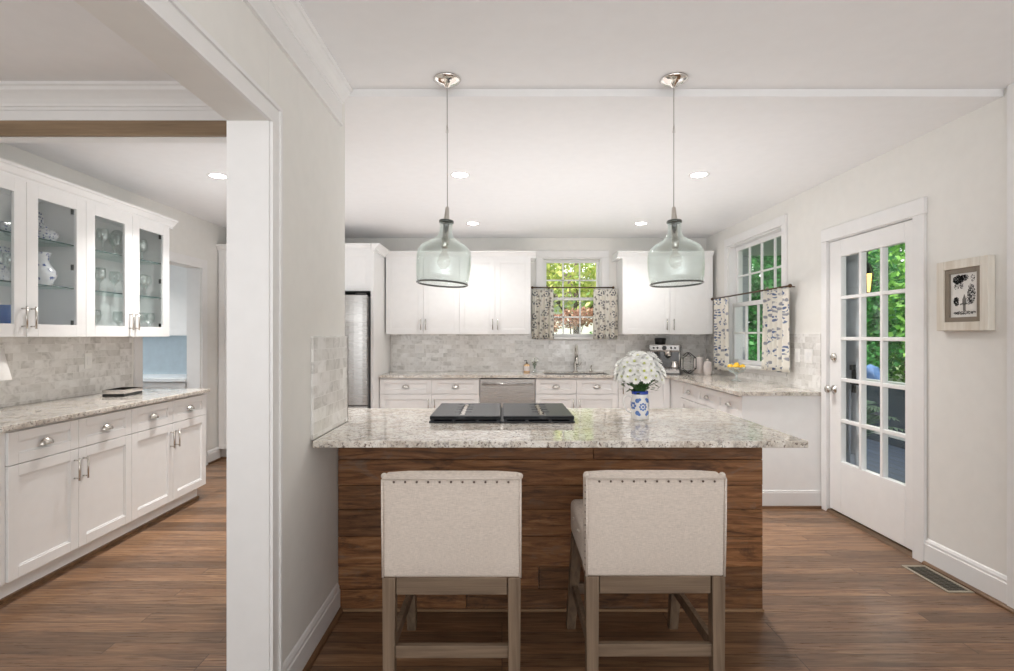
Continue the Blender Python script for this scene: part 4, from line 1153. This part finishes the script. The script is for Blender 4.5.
# ------------------------------------------------------------------ left counter things
t = thing('tray_box', 'low black tray with glass and metal rim on left counter', 'tray', (-2.83, 3.92, .9145), R(6))
mk('base', MB().box(-.075, .075, -.115, .115, 0, .022), 'blackp', t, bevel=.003)
m = MB(); 
m.box(-.075, -.07, -.115, .115, .022, .05); m.box(.07, .075, -.115, .115, .022, .05); m.box(-.07, .07, -.115, -.11, .022, .05); m.box(-.07, .07, .11, .115, .022, .05)
mk('rim', m, 'chrome', t); mk('divider', MB().box(-.07, .07, -.003, .003, .022, .045), 'blackp', t)
t = thing('table_lamp', 'white table lamp with tapered shade at far left of counter', 'lamp', (-2.935, 3.0, .9145))
mk('base', MB().lathe([(0, 0), (.05, 0), (.05, .012), (.015, .02), (.03, .06), (.035, .1), (.012, .15), (.006, .18), (.006, .26), (0, .26)], n=24), 'white', t, smooth=True)
mk('lamp_shade', MB().lathe([(.1, .19), (.06, .375), (.058, .375), (.098, .19)], n=36), 'lampcloth', t, smooth=True)

# ------------------------------------------------------------------ china and glassware in the glass cabinets
zA, zB, zC_ = 1.3685, 1.6735, 1.9565
def lt(name, label, cat, prof, mat, loc, group=None, n=28):
    return tag(mk(name, MB().lathe(prof, n=n), mat, smooth=True, loc=loc), label, cat, group)
t = thing('china_pitcher', 'blue and white china jug on middle shelf of near glass cabinet', 'jug', (-2.93, 3.345, zB))
mk('body', MB().lathe([(0, 0), (.045, 0), (.047, .006), (.06, .03), (.075, .07), (.072, .1), (.045, .135), (.033, .16), (.037, .19), (.047, .215), (.043, .215), (.03, .165), (0, .16)], n=32), 'china', t, smooth=True)
mk('handle', MB().tube([(0, -.042, .2), (0, -.085, .19), (0, -.09, .13), (0, -.068, .09)], .006, 8), 'china', t, smooth=True)
t = thing('covered_dish', 'blue and white covered china dish on top shelf of near cabinet', 'dish', (-2.93, 3.37, zC_))
mk('dish', MB().lathe([(0, 0), (.04, 0), (.06, .03), (.07, .05), (0, .05)], n=28), 'china2', t, smooth=True)
mk('lid', MB().lathe([(.07, .051), (.055, .072), (.02, .085), (.008, .09), (.012, .1), (0, .105)], n=28), 'china2', t, smooth=True)
lt('china_bowl', 'blue patterned china bowl on top shelf, left part of near cabinet', 'bowl', [(0, 0), (.035, 0), (.06, .03), (.075, .07), (.07, .07), (.05, .03), (0, .01)], 'china2', (-2.92, 3.14, zC_))
lt('china_teapot', 'white and blue china pot on top shelf of near cabinet', 'pot', [(0, 0), (.035, 0), (.055, .03), (.058, .07), (.04, .1), (.01, .115), (0, .13)], 'china', (-2.93, 2.98, zC_))
lt('cobalt_vase', 'cobalt blue glass tumbler on bottom of near glass cabinet', 'tumbler', [(0, 0), (.05, 0), (.056, .1), (.06, .17), (.056, .17), (.05, .02), (0, .012)], 'blueglass', (-2.9, 3.10, zA))
lt('cobalt_bowl', 'cobalt blue glass bowl at bottom left of near glass cabinet', 'bowl', [(0, 0), (.04, 0), (.06, .05), (.07, .1), (.066, .1), (.05, .04), (0, .012)], 'blueglass', (-2.9, 2.93, zA))
def plate_up(label, loc, r, mat='china2', grp=None):
    T = Matrix.Rotation(R(90 - 12), 4, 'Y')
    o = mk('china_plate', MB().lathe([(0, 0), (r * .6, 0), (r, .014), (r, .018), (r * .6, .005), (0, .005)], n=36, mat=T), mat, smooth=True, loc=loc)
    return tag(o, label, 'plate', grp)
plate_up('china plate standing at the back of top shelf, near cabinet', (-3.055, 3.40, zC_ + .125), .12)
plate_up('china plate standing at the back of middle shelf, near cabinet', (-3.055, 3.22, zB + .12), .115)
G0 = None; gl = 'clear stemmed glass standing inside the glass-door cabinets on left wall'
spots = []
for zz in (zA, zB, zC_):
    for y in (3.60, 3.70, 3.80, 4.02, 4.12, 4.22, 4.31): spots.append((-2.93 + .04 * math.sin(y * 17 + zz * 3), y, zz))
for y in (2.93, 3.03, 3.13): spots.append((-2.93, y, zB))
gp = [(0, .001), (.03, .001), (.028, .004), (.004, .01), (.004, .07), (.012, .08), (.035, .105), (.038, .14), (.033, .175), (.031, .175), (.036, .14), (.032, .108), (0, .085)]
for s_ in spots:
    if G0 is None: G0 = o = lt('stemmed_glass', gl, 'glass', gp, 'crystal', s_, 'stemmed glasses in the glass-door cabinets', 20)
    else: o = G0.copy(); COL.objects.link(o); o.location = s_
for (y, z, l) in ((3.72, zC_, 'large crystal plate leaning on top shelf of far glass cabinet'), (3.72, zB, 'large crystal plate leaning on middle shelf of far glass cabinet'), (4.2, zC_, 'large crystal plate leaning on top shelf beside its twin'), (3.75, zA, 'large crystal plate leaning at the bottom of far glass cabinet')):
    o = plate_up(l, (-3.06, y, z + .125), .12, 'crystal'); o.name = 'crystal_plate'

# ------------------------------------------------------------------ side room furniture
wall_cab('cool white wall cabinet in the side room beyond the doorway', (-4.25, 5.70, 0), 0, .98, 1.36, 2.3, ((0, .49), (.49, .98)), (.455, .525), d=.29)
t = base_cab('cool white base cabinet in the side room', (-4.25, 5.42, 0), 0, .98, .57, ((0, .49), (.49, .98)), ((0, .49), (.49, .98)), (.455, .525))
tag(mk('countertop', MB().box(-4.27, XL - .143, 5.39, 5.998, .8845, .92), 'ltop', bevel=.003), 'pale counter in the side room beyond the doorway', 'countertop')

# ------------------------------------------------------------------ outside
struct('ground', MB().box(-12, 30, 6.66, 40, -.6, -.5), 'ground', 'lawn behind the house')
struct('ground', MB().box(6.0, 30, -10, 6.66, -.6, -.5), 'ground', 'lawn beside the porch')
struct('porch_floor', MB().box(XR + .15, 6.0, .5, 7.5, -.12, -.02), 'deck', 'blue-grey porch deck')
struct('porch_ceiling', MB().box(XR + .15, 3.95, .5, 7.5, 2.5, 2.6), 'soffit', 'grey porch ceiling')
struct('wall_wing', MB().box(XR + .15, 3.52, 7.5, 7.65, -.5, 2.6), 'siding', 'grey sided wing of the house')
t = thing('porch_railing', 'white capped porch rail with dark panel beyond the glass door', 'railing', (4.9, 1.5, -.02))
m = MB().box(-.04, .04, 0, 6.0, .74, .80)
mk('top_rail', m, 'trim', t, bevel=.004)
mk('lower_rail', MB().box(-.02, .02, 0, 6.0, .1, .15), 'trim', t)
mk('kick_panel', MB().box(-.01, .01, 0, 6.0, .0, .74), 'coverd', t)
t = thing('porch_lantern', 'amber glass lantern hanging on the porch', 'lantern', (3.8, 5.46, 1.80))
m = MB()
for k in range(4):
    a = PI / 4 + PI / 2 * k; m.tube([(.03 * math.cos(a), .03 * math.sin(a), 0), (.055 * math.cos(a), .055 * math.sin(a), .2), (.02 * math.cos(a), .02 * math.sin(a), .31)], .005, 6)
m.lathe([(0, 0), (.035, 0), (.035, .01), (0, .012)], n=4).tube([(0, 0, .31), (0, 0, .70)], .004, 6).lathe([(.06, .2), (.02, .31), (0, .33)], n=4)
mk('frame', m, 'dark', t); mk('lamp_glass', MB().lathe([(0, .012), (.026, .012), (.046, .2), (.02, .29), (0, .3)], n=4), 'amberl', t)
# covered grill, patio chair, potted palm
t = thing('covered_grill', 'grill under a dark cover draped with pale blue cloth on porch', 'grill', (4.2, 4.35, -.02))
m = MB(); m.box(-.3, .3, -.5, .5, 0, 1.0)
bmesh.ops.subdivide_edges(m.bm, edges=m.bm.edges[:], cuts=6, use_grid_fill=True)
rn = random.Random(2)
for v in m.bm.verts:
    k = v.co.z; s = 1 - .18 * k ** 2 + rn.uniform(-.02, .02); v.co.x *= s; v.co.y *= s
mk('cover', m, 'coverd', t, smooth=True)
m = MB(); n = 16
rows = [[m.bm.verts.new((-.345 + .02 * math.sin(i * 1.7 + j) - .0 * j, -.38 + .5 * i / n, .88 - .42 * j / 8 * (1 - ((i / n - .5) * 1.4) ** 2))) for i in range(n + 1)] for j in range(9)]
for j in range(8):
    for i in range(n): m.bm.faces.new((rows[j][i], rows[j][i + 1], rows[j + 1][i + 1], rows[j + 1][i]))
o = mk('cloth', m, 'coverb', t, smooth=True); so = o.modifiers.new('s', 'SOLIDIFY'); so.thickness = .006
t = thing('patio_umbrella', 'closed blue patio umbrella standing beyond the porch rail', 'umbrella', (5.3, 7.55, -.5))
mk('canopy', MB().lathe([(.05, .4), (.2, .5), (.28, .8), (.24, 1.1), (.1, 1.4), (0, 1.45)], n=10), 'navy', t)
mk('pole', MB().tube([(0, 0, 0), (0, 0, .6)], .02, 8).lathe([(0, 0), (.2, 0), (.2, .06), (0, .08)], n=16), 'dark', t)
t = thing('potted_palm', 'potted palm with arching fronds on the porch', 'plant', (3.35, 5.15, -.02))
mk('pot', MB().lathe([(0, 0), (.13, 0), (.17, .3), (.18, .32), (.16, .32), (.15, .28), (0, .27)], n=24), 'dark', t, smooth=True)
rn = random.Random(6); m = MB()
for k in range(16):
    a = rn.uniform(0, 2 * PI); L = rn.uniform(.35, .6); hgt = rn.uniform(.45, .8)
    prev = None
    for i in range(15):
        u = i / 14; c = Vector((math.cos(a) * L * u, math.sin(a) * L * u, .28 + hgt * (1.6 * u - 1.05 * u * u)))
        if prev is not None:
            d = (c - prev).normalized(); s = d.cross(Vector((0, 0, 1))).normalized()
            for sg in (-1, 1):
                l = .16 * math.sin(PI * min(1, .15 + u * .85)); tip = c + s * sg * l + d * l * .6 - Vector((0, 0, l * .3))
                m.quad(prev, c, tip, (prev + tip) / 2 + s * sg * .006)
        prev = c
mk('fronds', m, m_leaf('palm_fronds', [(.06, .16, .08), (.16, .3, .17)], .2), t)

def tree(name, label, loc, crowns, n, ls, mat, seed, cat='tree', group=None, trunk=1.0, tr=.12):
    t = thing(name, label, cat, loc, 0, group); rn = random.Random(seed); m = MB()
    tot = sum(c[3] ** 2 for c in crowns)
    for (cx, cy, cz_, r, q) in crowns:
        for _ in range(int(n * r * r / tot)):
            a = rn.uniform(0, 2 * PI); u = rn.uniform(-1, 1); s = math.sqrt(1 - u * u); rr = r * (rn.uniform(.35, 1.05) ** .5)
            c = Vector((cx + rr * s * math.cos(a), cy + rr * s * math.sin(a), cz_ + rr * q * u))
            d = Vector((rn.gauss(0, 1), rn.gauss(0, 1), rn.gauss(-.3, .7))).normalized() * ls * rn.uniform(.6, 1.3)
            w = d.cross(Vector((rn.gauss(0, 1), rn.gauss(0, 1), rn.gauss(0, 1)))).normalized() * ls * .38
            m.quad(c, c + d * .5 + w, c + d, c + d * .5 - w)
    m.keep = True
    mk('foliage', m, mat, t)
    k = MB(); c0 = crowns[0]
    k.tube([(0, 0, 0), (c0[0] * .3, c0[1] * .3, c0[2] * .5), (c0[0], c0[1], c0[2])], [tr, tr * .7, tr * .4], 10)
    for c in crowns[1:]: k.tube([(c0[0] * .3, c0[1] * .3, c0[2] * .5), (c[0], c[1], c[2])], [tr * .5, tr * .2], 8)
    mk('trunk', k, 'bark', t, smooth=True)
    return t
tree('tree', 'dense leafy tree filling the view through the glass door', (8.2, 7.6, -.5), [(0, 0, 3.0, 1.7, 1.2), (-.6, -1.3, 2.2, 1.5, 1.2), (.5, 1.6, 2.6, 1.6, 1.2), (0, 0, 1.2, 1.5, .9)], 15000, .13, 'leafA', 1)
tree('tree', 'dark green tree seen through the right window', (7.4, 14.6, -.5), [(0, 0, 3.2, 1.9, 1.2), (-1.0, .4, 2.0, 1.6, 1.2), (1.0, -1.2, 2.4, 1.7, 1.2)], 15000, .15, 'leafC', 2)
tree('tree', 'tall green tree behind the porch between door and window views', (12.2, 15.8, -.5), [(0, 0, 3.4, 2.4, 1.2), (.4, -1.8, 2.4, 2.2, 1.2)], 13000, .16, 'leafA', 3)
tree('tree', 'broad tree at right behind the porch', (13.6, 6.8, -.5), [(0, 0, 3.2, 2.4, 1.2), (.3, -2.0, 2.4, 2.2, 1.2), (0, .5, 1.3, 2.0, 1)], 13000, .16, 'leafC', 4)
tree('tree', 'tall dense tree in the background right of the porch', (20, 6.5, -.5), [(0, 0, 3.6, 3.4, 1.2), (-.5, 0, 1.4, 2.6, .8)], 9000, .42, 'leafC', 26, tr=.2)
tree('tree', 'tall dense tree in the background centre of the porch view', (18.5, 14.2, -.5), [(0, 0, 3.6, 3.4, 1.2), (-.5, 0, 1.4, 2.6, .8)], 9000, .42, 'leafC', 32, tr=.2)
tree('tree', 'tall dense tree in the background behind the right window', (14.5, 23.5, -.5), [(0, 0, 3.6, 3.4, 1.2), (-.5, 0, 1.4, 2.6, .8)], 9000, .42, 'leafC', 34, tr=.2)
tree('shrub', 'low green shrub beyond the right window', (5.2, 10.4, -.5), [(0, 0, .9, 1.1, 1), (.8, -.6, 1.0, 1.0, 1)], 6000, .1, 'leafC', 9, cat='shrub', tr=.04)
tree('tree', 'sunlit yellow-green tree behind the sink window', (2.2, 15.5, -.5), [(0, 0, 4.3, 1.8, 1.0), (-1.7, .4, 4.4, 1.5, .9), (1.2, -.6, 3.6, 1.4, 1)], 7500, .16, 'leafB', 5, tr=.14)
tree('shrub', 'bright green shrub at lower right of the sink window', (2.35, 12.2, -.5), [(0, 0, 1.35, .55, 1.3), (.35, 0, 2.0, .45, 1)], 2600, .09, 'leafA', 6, cat='shrub', tr=.03)
tree('shrub', 'brown-red shrub in front of the white neighbouring house', (1.75, 13.4, -.5), [(0, 0, 2.3, .3, .9), (-.5, 0, 2.2, .3, .8), (.4, 0, 2.35, .3, .8)], 1300, .08, 'redl', 7, cat='shrub', tr=.03)
t = thing('neighbouring_house', 'white neighbouring house seen low in the sink window', 'house', (1.6, 19, -.5))
mk('walls', MB().box(-3.5, 3.5, 0, 4, 0, 3.1), 'wsiding', t)
mk('roof', MB().prism([(-3.8, 3.1), (3.8, 3.1), (0, 4.3)], -.3, 4.3, 'y'), 'roofs', t)
mk('window', MB().box(-1.3, -.3, -.03, .02, 1.2, 2.4), 'bluegrey', t)
